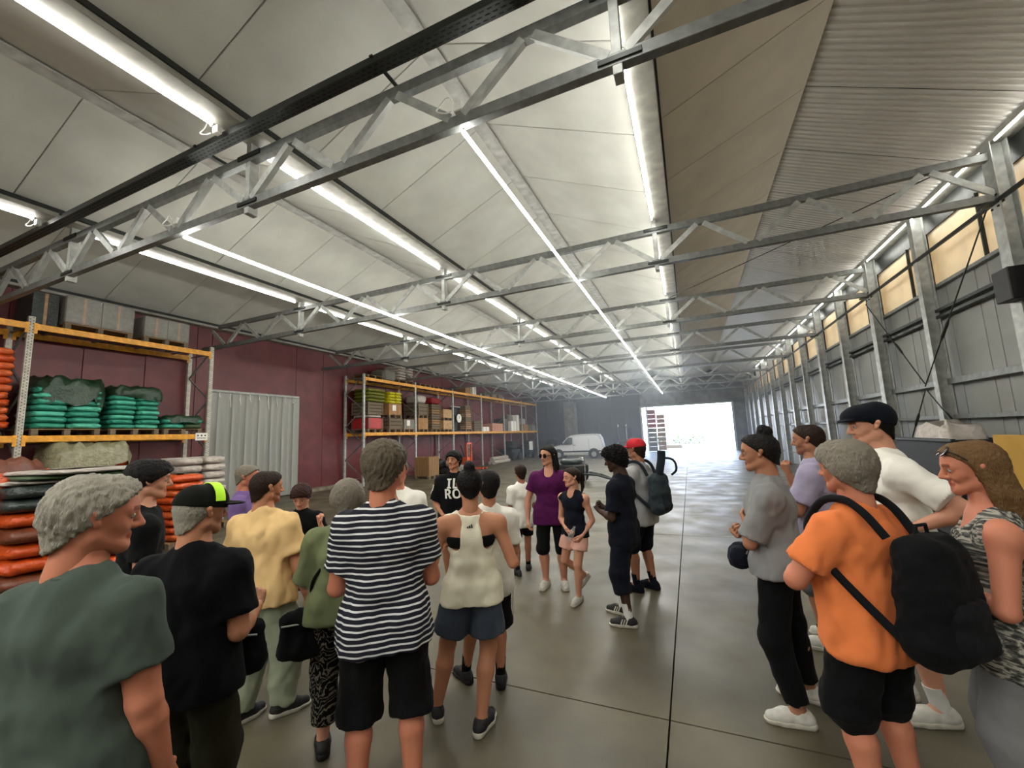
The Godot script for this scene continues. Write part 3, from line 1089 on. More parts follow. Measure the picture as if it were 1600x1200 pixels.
func build_person(S: Dictionary) -> void:
	var K := skeleton(S)
	var h: float = S.h
	var g: float = S.get("g", 1.0)
	var cell: float = S.get("cell", 0.014)
	var parts := {}
	var bel: float = S.get("belly", 0.0)
	var fem: float = S.get("fem", 0.0)
	var up: Vector3 = K.up
	var rt: Vector3 = K.rt
	var fw: Vector3 = K.fw
	var pl: Vector3 = K.pelvis
	# ---- body
	var lo := Vector3(1e9, 1e9, 1e9)
	var hi := -lo
	for key in ["sR", "sL", "eR", "eL", "wR", "wL", "hR", "hL", "kR", "kL", "aR", "aL", "pelvis", "nb", "chest"]:
		var p: Vector3 = K[key]
		lo = Vector3(minf(lo.x, p.x), minf(lo.y, p.y), minf(lo.z, p.z))
		hi = Vector3(maxf(hi.x, p.x), maxf(hi.y, p.y), maxf(hi.z, p.z))
	var pad := Vector3(0.1, 0.05, 0.1) * h
	var f := Field.new(Vector3(lo.x, 0.0, lo.z) - pad, hi + pad * 1.2, cell)
	var kt := 0.03 * h
	var q := h * g
	f.cap(pl - rt * 0.04 * h, pl + rt * 0.04 * h, 0.054 * q, 0.054 * q, kt)
	var wa := pl + up * 0.085 * h + fw * bel * 0.02 * h
	f.cap(wa - rt * 0.024 * h, wa + rt * 0.024 * h, (0.055 - fem * 0.006) * q + bel * 0.02 * h, (0.055 - fem * 0.006) * q + bel * 0.02 * h, kt)
	var ch: Vector3 = K.chest
	f.cap(ch - rt * 0.034 * h, ch + rt * 0.034 * h, 0.058 * q, 0.058 * q, kt)
	f.cap(wa, ch, 0.05 * q, 0.055 * q, kt)
	var sh: Vector3 = K.sh
	f.cap(K.sR, K.sL, 0.034 * h, 0.034 * h, kt)
	for s in ["sR", "sL"]:
		f.cap(K.nb - up * 0.012 * h, K[s], 0.036 * h, 0.030 * h, kt)
	f.cap(ch + up * 0.03 * h, sh, 0.055 * q, 0.045 * h, kt)
	f.cap(K.nb - up * 0.03 * h, K.hb + up * 0.01 * h, 0.036 * h * (1.0 - fem * 0.12) * sqrt(g), 0.031 * h * (1.0 - fem * 0.12), 0.02 * h)
	for s in ["R", "L"]:
		var e: Vector3 = K["e" + s]
		var w: Vector3 = K["w" + s]
		var thin := 1.0 - fem * 0.14
		var ag := lerpf(1.0, g, 0.7) * thin
		f.cap(K["s" + s], e, 0.033 * h * ag, 0.025 * h * ag, 0.018 * h)
		var m := e.lerp(w, 0.3)
		f.cap(e, m, 0.025 * h * ag, 0.0255 * h * ag, 0.008 * h)
		f.cap(m, w, 0.0255 * h * ag, 0.0155 * h * ag, 0.008 * h)
		var hp: Vector3 = K["h" + s]
		var kn: Vector3 = K["k" + s]
		var an: Vector3 = K["a" + s]
		var lg := lerpf(1.0, g, 0.6)
		f.cap(hp, kn, 0.052 * h * lg, 0.034 * h * lg, 0.02 * h)
		var bk: Vector3 = K["fb" + s] * L(0, 0, -1)
		var cf := kn.lerp(an, 0.32) + bk * 0.008 * h
		f.cap(kn, cf, 0.032 * h * lg, 0.0335 * h * lg, 0.01 * h)
		f.cap(cf, an, 0.0335 * h * lg, 0.0205 * h, 0.01 * h)
		f.cap(an, an + K["fb" + s] * L(0, -0.02, 0.06) * h, 0.02 * h, 0.016 * h, 0.01 * h)
	var body := f.nets()
	body.colored = true
	body.c.resize(body.v.size())
	body.c.fill(Color.WHITE)
	# head
	var ht := Transform3D(K.hbasis * K.hs, K.hb)
	var fine := cell < 0.0135
	var hm: MB = heads["%s%s" % ["f" if fem > 0.3 else "m", "" if fine else "_far"]]
	var hc := MB.new()
	hc.v = hm.v
	hc.n = hm.n
	hc.ix = hm.ix
	hc.uv = hm.uv
	hc.colored = true
	hc.c.resize(hm.v.size())
	var beard: float = S.get("beard", 0.0)
	var brow: Color = S.get("brow", Color(0.45, 0.36, 0.3))
	for i in hm.v.size():
		var p := hm.v[i]
		var col := Color.WHITE
		var ax := absf(p.x)
		if p.z < -0.07 and ax < 0.024 and p.y > 0.038 and p.y < 0.061:
			col = Color(0.82, 0.58, 0.55)
		elif p.z < -0.055 and ax > 0.012 and ax < 0.05 and p.y > 0.127 and p.y < 0.139:
			col = brow
		elif beard > 0.0 and p.z < 0.0 and p.y < 0.075 - ax * 0.2 and p.y > -0.02 and p.z < -0.02 - (0.02 if p.y < 0.02 else 0.0) and (p.y < 0.07):
			col = Color.WHITE.lerp(Color(0.38, 0.3, 0.26), beard)
		hc.c[i] = col
	body.add(hc, ht)
	# hands
	for s in ["R", "L"]:
		var y: Vector3 = K["fd" + s]
		var hint: Vector3 = fw + up * 0.9
		if S.has("thumb" + s):
			var tv: Array = S["thumb" + s]
			hint = Basis(rt, up, -fw) * L(tv[0], tv[1], tv[2])
		var x := (hint - y * hint.dot(y)).normalized()
		var z := x.cross(y) * (1.0 if s == "R" else -1.0)
		var sc: float = h / 1.75 * S.get("handscale", 1.0)
		var key := "%s%s" % ["c" if K["curl" + s] > 0.7 else ("m" if K["curl" + s] > 0.5 else "r"), "" if fine else "_far"]
		body.add(hands[key], Transform3D(Basis(x * sc, y * sc, z * sc), K["w" + s]))
	parts["body"] = body
	# ---- upper garment
	var top: Dictionary = S.get("top", {})
	if top:
		var e0: float = top.get("loose", 0.012)
		var hem: float = top.get("hem", 0.445)
		var sl: float = top.get("sleeve", 0.62)
		var lo2 := pl - Vector3(0.2, 0.1, 0.2) * h
		var hi2: Vector3 = pl + Vector3(0.2, 0.36, 0.2) * h
		if sl > 0.0:
			for s in ["R", "L"]:
				for p in [K["s" + s], (K["s" + s] as Vector3).lerp(K["e" + s], minf(sl, 1.0))]:
					lo2 = Vector3(minf(lo2.x, p.x - 0.07 * h), minf(lo2.y, p.y), minf(lo2.z, p.z - 0.07 * h))
					hi2 = Vector3(maxf(hi2.x, p.x + 0.07 * h), hi2.y, maxf(hi2.z, p.z + 0.07 * h))
		if hem * h < lo2.y: lo2.y = hem * h - 0.02
		var t := Field.new(lo2, hi2, cell)
		var r0 := 0.05 * q + e0 * h
		t.cap(pl - rt * 0.05 * h - up * 0.07 * h, pl + rt * 0.05 * h - up * 0.07 * h, 0.064 * q + e0 * h, 0.064 * q + e0 * h, kt)
		t.cap(pl - rt * 0.047 * h, pl + rt * 0.047 * h, 0.061 * q + e0 * h, 0.061 * q + e0 * h, kt)
		t.cap(wa - rt * 0.028 * h, wa + rt * 0.028 * h, (0.057 - fem * 0.003) * q + bel * 0.021 * h + e0 * h, (0.057 - fem * 0.003) * q + bel * 0.021 * h + e0 * h, kt)
		t.cap(ch - rt * 0.038 * h, ch + rt * 0.038 * h, 0.06 * q + e0 * h * 0.8, 0.06 * q + e0 * h * 0.8, kt)
		if fem > 0.5:
			for s in [-1.0, 1.0]:
				t.cap(ch + (rt * s * 0.036 + fw * 0.035 - up * 0.005) * h, ch + (rt * s * 0.036 + fw * 0.04 - up * 0.012) * h, 0.034 * h, 0.034 * h, 0.03 * h)
		t.cap(wa, ch, r0, r0, kt)
		t.cap(K.sR - rt * 0.004 * h, K.sL + rt * 0.004 * h, 0.034 * h + e0 * h * 0.45, 0.034 * h + e0 * h * 0.45, kt)
		for s in ["sR", "sL"]:
			t.cap(K.nb - up * 0.014 * h, K[s], 0.036 * h + e0 * h * 0.3, 0.030 * h + e0 * h * 0.4, kt)
		t.cap(ch + up * 0.03 * h, sh + up * 0.006 * h, 0.058 * q + e0 * h * 0.6, 0.046 * h + e0 * h * 0.4, kt)
		if sl > 0.0:
			for s in ["R", "L"]:
				var a: Vector3 = K["s" + s]
				var b: Vector3 = K["e" + s]
				var ag := lerpf(1.0, g, 0.7)
				var dirv := (b - a).normalized()
				var en := a + (b - a) * minf(sl, 1.0)
				var flare: float = top.get("flare", 0.016)
				t.cap(a, en + dirv * 0.02 * h, 0.033 * h * ag + e0 * h * 0.35, (0.027 * h * ag + flare * h), 0.03 * h, en, dirv)
				if sl > 1.0:
					var w: Vector3 = K["w" + s]
					var d2 := (w - b).normalized()
					t.cap(b, b.lerp(w, sl - 1.0) + d2 * 0.02 * h, 0.03 * h + 0.006, 0.024 * h + 0.004, 0.01 * h, b.lerp(w, sl - 1.0), d2)
		t.cut(L(0, hem * h, 0), L(0, -1, top.get("hemtilt", 0.0)).normalized())
		var nk: float = top.get("neck", 0.0)
		if nk > 0.0:
			t.cap(K.nb + fw * 0.02 * h + up * 0.02 * h, K.nb + fw * 0.06 * h - up * 0.0 * h, nk * h, nk * h, 0.0, Vector3.ZERO, Vector3.ZERO, true)
		for hole in top.get("holes", []):
			var fr := Basis(rt, up, -fw)
			var c0: Vector3 = ch + fr * L(hole[0], hole[1], hole[2]) * h
			var c1: Vector3 = ch + fr * L(hole[3], hole[4], hole[5]) * h
			t.cap(c0, c1, hole[6] * h, hole[7] * h, 0.0, Vector3.ZERO, Vector3.ZERO, true)
		parts[top.get("name", "shirt")] = t.nets(top.get("wob", 0.011), Vector3(9, 5, 9), int(h * 1000))
	# ---- lower garment
	var bot: Dictionary = S.get("bottom", {})
	if bot:
		var e1: float = bot.get("loose", 0.014)
		var end: float = bot.get("end", 0.3)
		var lo3 := lo - Vector3(0.09, 0, 0.09) * h
		var hi3 := hi + Vector3(0.09, 0, 0.09) * h
		lo3 = Vector3(1e9, 0, 1e9)
		hi3 = -lo3
		for key in ["hR", "hL", "kR", "kL", "aR", "aL"]:
			var p: Vector3 = K[key]
			if end > 0.28 and key[0] == "a": continue
			lo3 = Vector3(minf(lo3.x, p.x), maxf(0.0, end * h - 0.05), minf(lo3.z, p.z))
			hi3 = Vector3(maxf(hi3.x, p.x), 0, maxf(hi3.z, p.z))
		hi3.y = pl.y + 0.09 * h
		lo3 -= Vector3(0.11, 0, 0.11) * h
		hi3 += Vector3(0.11, 0, 0.11) * h
		var t := Field.new(lo3, hi3, cell)
		t.cap(pl - rt * 0.044 * h, pl + rt * 0.044 * h, 0.057 * q + 0.004, 0.057 * q + 0.004, kt)
		t.cap(pl - rt * 0.036 * h + up * 0.06 * h, pl + rt * 0.036 * h + up * 0.06 * h, 0.056 * q + 0.004, 0.056 * q + 0.004, kt)
		for s in ["R", "L"]:
			var hp: Vector3 = K["h" + s]
			var kn: Vector3 = K["k" + s]
			var an: Vector3 = K["a" + s]
			var lg := lerpf(1.0, g, 0.6)
			# garment hem measured along the leg, as a share of the standing height
			var total := hp.distance_to(kn) + kn.distance_to(an)
			var want := maxf(0.02 * h, total - (end - 0.045) * h)
			var th := hp.distance_to(kn)
			var fl: float = bot.get("flare", 0.0)
			if want <= th:
				var dv := (kn - hp).normalized()
				var en := hp + dv * want
				t.cap(hp, en + dv * 0.03 * h, 0.054 * h * lg + e1 * h * 0.35, lerpf(0.054, 0.036, want / th) * h * lg + e1 * h + fl * h, 0.012 * h, en, dv)
			else:
				t.cap(hp, kn, 0.054 * h * lg + e1 * h * 0.35, 0.035 * h * lg + e1 * h, 0.012 * h)
				var dv := (an - kn).normalized()
				var en := kn + dv * (want - th)
				var r1: float = lerpf(0.036, 0.022, clampf((want - th) / (0.238 * h), 0, 1)) * h * lg + e1 * h + fl * h
				t.cap(kn, en + dv * 0.03 * h, 0.036 * h * lg + e1 * h, r1, 0.02 * h, en, dv)
		t.cut(pl + up * bot.get("waist", 0.05) * h, up)
		parts[bot.get("name", "shorts")] = t.nets(bot.get("wob", 0.009), Vector3(8, 6, 8), int(h * 777))
	S["K"] = K
	S["parts"] = parts

func person(S: Dictionary) -> Node3D:
	var K: Dictionary = S.K
	var P := thing("person", S.label, "person", W(S.at[0], 0, S.at[1]), deg_to_rad(-S.yaw), S.get("group", "people listening in the hall"))
	var skin: StandardMaterial3D = S.skin
	for key in S.parts:
		var m: Material = skin
		if S.has("top") and key == S.top.get("name", "shirt"): m = S.top.mat
		elif S.has("bottom") and key == S.bottom.get("name", "shorts"): m = S.bottom.mat
		var o := put(key, (S.parts[key] as MB).mesh(), m, P)
		if key != "body":
			var dct: Dictionary = S.top if (S.has("top") and key == S.top.get("name", "shirt")) else S.bottom
			if dct.has("label"): o.set_meta("label", dct.label)
	var ht := Transform3D(K.hbasis * K.hs, K.hb)
	if S.has("hair"):
		var o := put("hair", hair_mesh(S.hair), S.hairmat, P)
		o.transform = ht
	if S.has("top") and S.top.get("sleeve", 0.6) > 0.0 and not S.top.has("neck"):
		var cb := MB.new()
		var ring := []
		var hh: float = S.h
		for i in 21:
			var a := TAU * i / 20.0
			ring.append(K.nb + K.up * (0.012 - 0.010 * cos(a)) * hh + (K.rt * sin(a) * 0.0415 + K.fw * (cos(a) * 0.042 + 0.006)) * hh * sqrt(S.get("g", 1.0)))
		cb.tube(ring, 0.0065, 8, false)
		var cm: Material = S.top.mat
		put("collar", cb.mesh(), M.collar_navy if cm == M.stripes else cm, P.find_child(S.top.get("name", "shirt"), false, false))
	# eyes
	if S.get("eyes", true):
		for s in [-1.0, 1.0]:
			var o := put("eye", eye_mesh(), M.eye, P)
			o.transform = ht * Transform3D(Basis.IDENTITY, L(s * 0.031, 0.110, 0.0765))
	if S.has("cap"):
		var c: Array = S.cap
		var o := put("cap" if c[0] == "dome" else "hat", caps[c[0]], c[1], P)
		o.transform = ht * Transform3D(Basis.from_euler(Vector3(deg_to_rad(c[2] if c.size() > 2 else 0.0), 0, 0)), Vector3.ZERO)
		if c[0] == "dome":
			put("brim", caps["brim"], c[3] if c.size() > 3 else c[1], o)
	# shoes and socks
	var sm: Array = S.get("shoes", [M.black, M.black])
	var sc: float = S.h / 1.75 * S.get("footscale", 1.0)
	for s in ["R", "L"]:
		var a: Vector3 = K["a" + s]
		var ft: Array = S.get("foot" + s, [0, 0, 0, 0.0])
		var bs: Basis = K["fb" + s]
		if ft.size() > 5: bs = bs * Basis(Vector3.RIGHT, deg_to_rad(ft[5]))
		var at := a + bs * Vector3(0, -0.045 * S.h, 0)
		if ft.size() <= 5: at.y = ft[3] * S.h
		var tr := Transform3D(bs.scaled(Vector3(sc, sc, sc)), at)
		var o := put("shoe", shoes["upper_high" if S.get("hightop", false) else "upper"], sm[0], P)
		o.transform = tr
		var so := put("sole", shoes["sole"], sm[1], o)
		if sm.size() > 2:
			put("lace", shoes["laces"], sm[2], o)
		if sm.size() > 3:
			for st in shoes["stripes"]:
				put("stripe", st, sm[3], o)
		if S.has("socks"):
			var kn: Vector3 = K["k" + s]
			var b := MB.new()
			var u := (kn - a).normalized()
			var ln: float = S.socks[1] * S.h
			var lg := lerpf(1.0, S.get("g", 1.0), 0.6)
			b.tube([a - u * 0.01 * S.h, a + u * ln * 0.5, a + u * ln], [0.0235 * S.h, 0.0245 * S.h, (0.026 + 0.004 * (ln / S.h - 0.05) / 0.05) * S.h * lg], 14)
			put("sock", b.mesh(), S.socks[0], P)
	return P

func eye_mesh() -> Mesh:
	if not boxes.has("eye"):
		var b := MB.new()
		var prof := []
		for i in 9:
			var a := PI * i / 8.0
			prof.append(Vector2(maxf(0.0001, sin(a) * 0.0108), cos(a) * 0.0108))
		b.lathe(prof, Vector3.ZERO, 12, Basis(Vector3.RIGHT, -PI / 2))
		b.colored = true
		for p in b.v:
			b.c.append(Color(0.03, 0.02, 0.015) if p.z < -0.0078 else Color(0.42, 0.39, 0.36))
		boxes["eye"] = b.mesh()
	return boxes["eye"]

func hair_mesh(style: String) -> Mesh:
	return hairs[style]

func body_kit() -> void:
	heads = {"m": make_head(0.005, 0.0), "m_far": make_head(0.0075, 0.0)}
	heads["f"] = make_head(0.005, 1.0)
	heads["f_far"] = make_head(0.0075, 1.0)
	hands = {"r": make_hand(0.004, 0.3), "m": make_hand(0.004, 0.75), "c": make_hand(0.004, 1.25), "r_far": make_hand(0.0065, 0.3), "m_far": make_hand(0.0065, 0.75), "c_far": make_hand(0.0065, 1.25)}
	for st in ["crop", "short", "tousled", "fringe", "puffy", "curly", "bun", "tail", "long"]:
		hairs[st] = make_hair(st, 0.0065).mesh()
	for st in ["dome", "brim", "flat", "bucket"]:
		caps[st] = make_cap(st, 0.0055).mesh()
	shoes["upper"] = make_shoe(0.006, false, false).mesh()
	shoes["upper_high"] = make_shoe(0.006, false, true).mesh()
	shoes["sole"] = make_shoe(0.006, true, false).mesh()
	var lc := MB.new()
	for i in 5:
		var z := 0.035 + i * 0.016
		var y := 0.094 - i * 0.0055
		lc.tube([L(-0.026, y - 0.012, z), L(-0.01, y + 0.001, z + 0.006), L(0.01, y + 0.001, z - 0.002), L(0.026, y - 0.012, z + 0.004)], 0.004, 5)
	shoes["laces"] = lc.mesh()
	shoes["stripes"] = []
	for i in 3:
		for s in [-1.0, 1.0]:
			var sp := MB.new()
			var z := 0.012 + i * 0.024
			sp.bar(L(s * 0.046, 0.034, z + 0.016), L(s * 0.034, 0.076, z - 0.002), 0.010, 0.012, L(0, 0, 1))
			shoes["stripes"].append(sp.mesh())

func skin(c: Color) -> StandardMaterial3D:
	var m := mat(c, 0.55, 0.0, "mottle", 3.0)
	m.albedo_texture = null
	m.uv1_triplanar = false
	m.vertex_color_use_as_albedo = true
	m.metallic_specular = 0.35
	m.subsurf_scatter_enabled = true
	m.subsurf_scatter_strength = 0.05
	return m

func hairmat(c: Color) -> StandardMaterial3D:
	var m := mat(c, 0.62, 0.0, "grain", 4.0, "strand", 4.0, 0.55)
	m.uv1_scale = Vector3(11, 1.2, 11)
	m.metallic_specular = 0.3
	return m

func print_mat(img: Image, sx: float, sy: float) -> StandardMaterial3D:
	var m := StandardMaterial3D.new()
	m.albedo_texture = ImageTexture.create_from_image(img)
	m.uv1_scale = Vector3(sx, sy, 1)
	m.roughness = 0.9
	m.metallic_specular = 0.25
	return m

var SK := {}
func wardrobe() -> void:
	SK.fair = skin(Color(0.76, 0.55, 0.45))
	SK.ruddy = skin(Color(0.72, 0.46, 0.36))
	SK.tan = skin(Color(0.68, 0.47, 0.36))
	SK.olive = skin(Color(0.62, 0.43, 0.33))
	SK.dark = skin(Color(0.24, 0.16, 0.13))
	M.eye = mat(Color(0.9, 0.9, 0.9), 0.2, 0.0, "")
	M.eye.vertex_color_use_as_albedo = true
	M.hair_black = hairmat(Color(0.07, 0.055, 0.05))
	M.hair_brown = hairmat(Color(0.17, 0.11, 0.08))
	M.hair_auburn = hairmat(Color(0.20, 0.09, 0.07))
	M.hair_grey = hairmat(Color(0.50, 0.47, 0.42))
	M.hair_silver = hairmat(Color(0.60, 0.58, 0.53))
	M.hair_mixed = hairmat(Color(0.38, 0.34, 0.28))
	M.hair_blond = hairmat(Color(0.42, 0.31, 0.19))
	M.shoe_white = mat(Color(0.80, 0.79, 0.75), 0.7, 0.0, "mottle", 4.0)
	M.shoe_black = mat(Color(0.07, 0.07, 0.08), 0.7, 0.0, "mottle", 4.0)
	M.sole_white = mat(Color(0.78, 0.76, 0.70), 0.7, 0.0, "mottle", 4.0)
	M.sock_white = cloth(Color(0.82, 0.82, 0.80))
	M.sock_black = cloth(Color(0.05, 0.05, 0.06))
	M.cl_black = cloth(Color(0.05, 0.052, 0.06))
	M.cl_navy = cloth(Color(0.07, 0.08, 0.12))
	M.cl_white = cloth(Color(0.90, 0.89, 0.85))
	M.collar_navy = cloth(Color(0.13, 0.135, 0.17))
	# stripes of the T-shirt
	var im := Image.create(4, 32, false, Image.FORMAT_RGB8)
	im.fill(Color(0.13, 0.135, 0.17))
	for y in range(0, 10):
		for x in 4:
			im.set_pixel(x, y, Color(0.80, 0.80, 0.80))
	M.stripes = print_mat(im, 1.0, 1.0 / 0.0265)
	# wavy animal print
	var fz := FastNoiseLite.new()
	fz.frequency = 0.016
	fz.seed = 9
	var im2 := Image.create(256, 256, false, Image.FORMAT_RGB8)
	for y in 256:
		for x in 256:
			var w := sin((y + fz.get_noise_2d(x * 1.2, y * 0.7) * 46.0) * TAU / 21.0 + x * TAU / 256.0)
			im2.set_pixel(x, y, Color(0.42, 0.40, 0.36) if w > 0.55 else Color(0.045, 0.045, 0.05))
	M.zebra = print_mat(im2, 2.5, 2.5)
	# mottled grey knit
	var fk := FastNoiseLite.new()
	fk.frequency = 0.07
	fk.seed = 12
	var im3 := Image.create(128, 128, false, Image.FORMAT_RGB8)
	for y in 128:
		for x in 128:
			var w := fk.get_noise_2d(x, y * 1.5)
			im3.set_pixel(x, y, Color(0.62, 0.60, 0.56) if w > 0.12 else (Color(0.36, 0.36, 0.34) if w > -0.18 else Color(0.20, 0.20, 0.19)))
	M.knit = print_mat(im3, 4.0, 4.0)

func folk() -> Array:
	var A := []
	var fold_r := [[0.2, -1, 0.18], [-0.95, 0.12, 0.55], 1.0]
	var fold_l := [[-0.2, -1, 0.18], [0.95, 0.2, 0.6], 1.0]
	A.append({"label": "grey-haired man in dark green T-shirt closest to the viewer, seen from behind", "at": [-1.80, 0.70], "yaw": -27.0, "h": 1.66, "g": 1.08, "sw": 0.95, "hs": 1.05, "cell": 0.0115, "skin": SK.ruddy,
		"head": [48.0, -6.0, 0.0], "hair": "tousled", "hairmat": M.hair_silver, "armR": [[0.16, -1, 0.02], [0.06, -1, 0.32], 0.35],
		"top": {"mat": cloth(Color(0.27, 0.31, 0.28)), "loose": 0.014, "hem": 0.45, "sleeve": 0.66, "flare": 0.022}, "bottom": {"name": "trousers", "mat": M.cl_black, "end": 0.06}})
	A.append({"label": "dark-haired young man in black standing between the orange sacks and the capped man", "at": [-3.17, 1.49], "yaw": 20.0, "h": 1.69, "g": 0.92, "skin": SK.fair,
		"head": [10.0, -4.0, 0.0], "hair": "fringe", "hairmat": M.hair_black,
		"top": {"mat": M.cl_black, "loose": 0.012}, "bottom": {"name": "trousers", "mat": M.cl_navy, "end": 0.06}})
	A.append({"label": "man in black shirt and black cap with neon yellow stripe, seen from behind", "at": [-2.10, 1.20], "yaw": -30.0, "h": 1.58, "g": 1.08, "cell": 0.012, "belly": 0.4, "skin": SK.tan,
		"head": [34.0, -4.0, 0.0], "hair": "crop", "hairmat": M.hair_silver, "cap": ["dome", M.cap_black, 0.0, M.cl_black],
		"armR": [[0.14, -1, -0.05], [-0.12, 0.12, 1.0], 0.7], "armL": [[-0.55, -0.85, 0.1], [0.25, -0.6, 0.75], 0.7],
		"top": {"name": "polo_shirt", "mat": cloth(Color(0.035, 0.038, 0.05)), "loose": 0.016, "hem": 0.44, "sleeve": 0.72, "flare": 0.022}, "bottom": {"name": "trousers", "mat": cloth(Color(0.15, 0.145, 0.09)), "end": 0.05, "loose": 0.018}})
	A.append({"label": "grey-haired person in lilac top, half hidden behind the man in beige", "at": [-4.16, 2.79], "yaw": 50.0, "h": 1.57, "skin": SK.ruddy, "cell": 0.016,
		"head": [10.0, -8.0, 0.0], "hair": "short", "hairmat": M.hair_grey,
		"top": {"mat": cloth(Color(0.45, 0.36, 0.56)), "loose": 0.014}, "bottom": {"name": "trousers", "mat": M.cl_navy, "end": 0.06}})
	A.append({"label": "bearded man in pale yellow T-shirt and sage trousers, hands by his sides", "at": [-2.74, 1.99], "yaw": -20.0, "h": 1.58, "g": 1.2, "belly": 0.7, "cell": 0.013, "skin": SK.tan,
		"head": [36.0, -3.0, 0.0], "hair": "crop", "hairmat": M.hair_brown, "beard": 0.75, "neck": 0.1,
		"armR": [[0.3, -1, 0.05], [0.12, -1, 0.3], 0.5], "armL": [[-0.25, -1, 0.1], [0.0, -1, 0.3], 0.5],
		"footL": [-0.06, -0.03, 26.0, 0.0], "footR": [0.085, 0.03, 48.0, 0.0], "shoes": [M.shoe_black, M.sole_white, M.sole_white],
		"top": {"mat": cloth(Color(0.88, 0.74, 0.52)), "loose": 0.018, "hem": 0.455, "sleeve": 0.7, "flare": 0.024, "wob": 0.016}, "bottom": {"name": "trousers", "mat": cloth(Color(0.56, 0.59, 0.50)), "end": 0.05, "loose": 0.026, "wob": 0.018}})
	A.append({"label": "auburn-haired child in black T-shirt raising both hands to the face", "at": [-3.51, 2.93], "yaw": 135.0, "h": 1.36, "g": 0.92, "hs": 1.12, "cell": 0.015, "skin": SK.fair,
		"head": [8.0, -26.0, 0.0], "hair": "fringe", "hairmat": M.hair_auburn, "armL": [[-0.35, -1, 0.25], [0.28, 1, 0.35], 1.0], "armR": [[0.3, -0.9, 0.35], [-0.3, 1, 0.3], 1.0],
		"top": {"mat": M.cl_black, "loose": 0.016}, "bottom": {"mat": cloth(Color(0.36, 0.34, 0.30)), "end": 0.3, "loose": 0.02}, "socks": [M.sock_white, 0.06]})
	A.append({"label": "short grey-haired woman in sage top and black-and-white wavy trousers", "at": [-2.02, 1.98], "yaw": -42.0, "h": 1.52, "fem": 0.7, "g": 1.08, "cell": 0.012, "skin": SK.fair,
		"head": [-6.0, -5.0, 0.0], "hair": "puffy", "hairmat": M.hair_grey, "armR": fold_r, "armL": [[-0.22, -1, 0.2], [0.4, -0.1, 0.9], 0.7],
		"footL": [-0.06, 0.0, -8.0, 0.0], "footR": [0.045, 0.03, 12.0, 0.0], "lean": [0.04, 0.0],
		"top": {"name": "blouse", "mat": cloth(Color(0.43, 0.46, 0.33)), "loose": 0.02, "hem": 0.47, "sleeve": 0.95, "flare": 0.02}, "bottom": {"name": "trousers", "mat": M.zebra, "end": 0.1, "loose": 0.014, "wob": 0.014}})
	A.append({"label": "man in navy T-shirt with thin white stripes and black shorts, seen from behind", "at": [-1.46, 1.71], "yaw": -38.0, "h": 1.735, "g": 1.04, "sw": 0.95, "hs": 1.08, "cell": 0.0115, "skin": SK.ruddy,
		"head": [20.0, -3.0, 0.0], "hair": "tousled", "hairmat": M.hair_mixed, "armR": fold_r, "armL": fold_l, "footL": [-0.075, 0, -8.0, 0.0], "footR": [0.075, 0.0, 10.0, 0.0],
		"top": {"mat": M.stripes, "loose": 0.016, "hem": 0.445, "sleeve": 0.68, "flare": 0.022, "wob": 0.016}, "bottom": {"mat": cloth(Color(0.06, 0.06, 0.068)), "end": 0.245, "loose": 0.022, "flare": 0.006, "wob": 0.014}})
	A.append({"label": "person in white T-shirt half hidden behind the man in stripes", "at": [-2.43, 3.02], "yaw": 152.0, "h": 1.6, "g": 1.05, "cell": 0.015, "skin": SK.ruddy,
		"head": [-10.0, 0.0, 0.0], "hair": "short", "hairmat": M.hair_grey, "armL": [[-0.3, -1, 0.05], [0.7, 0.15, 0.7], 0.7], "armR": [[0.3, -1, 0.05], [-0.7, 0.1, 0.7], 0.7],
		"top": {"mat": M.cl_white, "loose": 0.016}, "bottom": {"name": "trousers", "mat": M.cl_navy, "end": 0.06}})
	A.append({"label": "dark-haired woman in black jersey with white lettering, facing the group", "at": [-2.75, 4.49], "yaw": 162.0, "h": 1.6, "g": 1.04, "fem": 0.6, "cell": 0.0135, "skin": SK.tan,
		"head": [14.0, 2.0, 0.0], "hair": "fringe", "hairmat": M.hair_black, "armR": [[0.28, -1, -0.05], [-0.6, -0.55, 0.7], 0.7], "armL": [[-0.25, -1, 0.0], [0.6, -0.5, 0.7], 0.7],
		"top": {"name": "jersey", "mat": M.cl_black, "loose": 0.02, "hem": 0.43, "sleeve": 0.85, "flare": 0.026}, "bottom": {"mat": cloth(Color(0.16, 0.05, 0.06)), "end": 0.3, "loose": 0.022}})
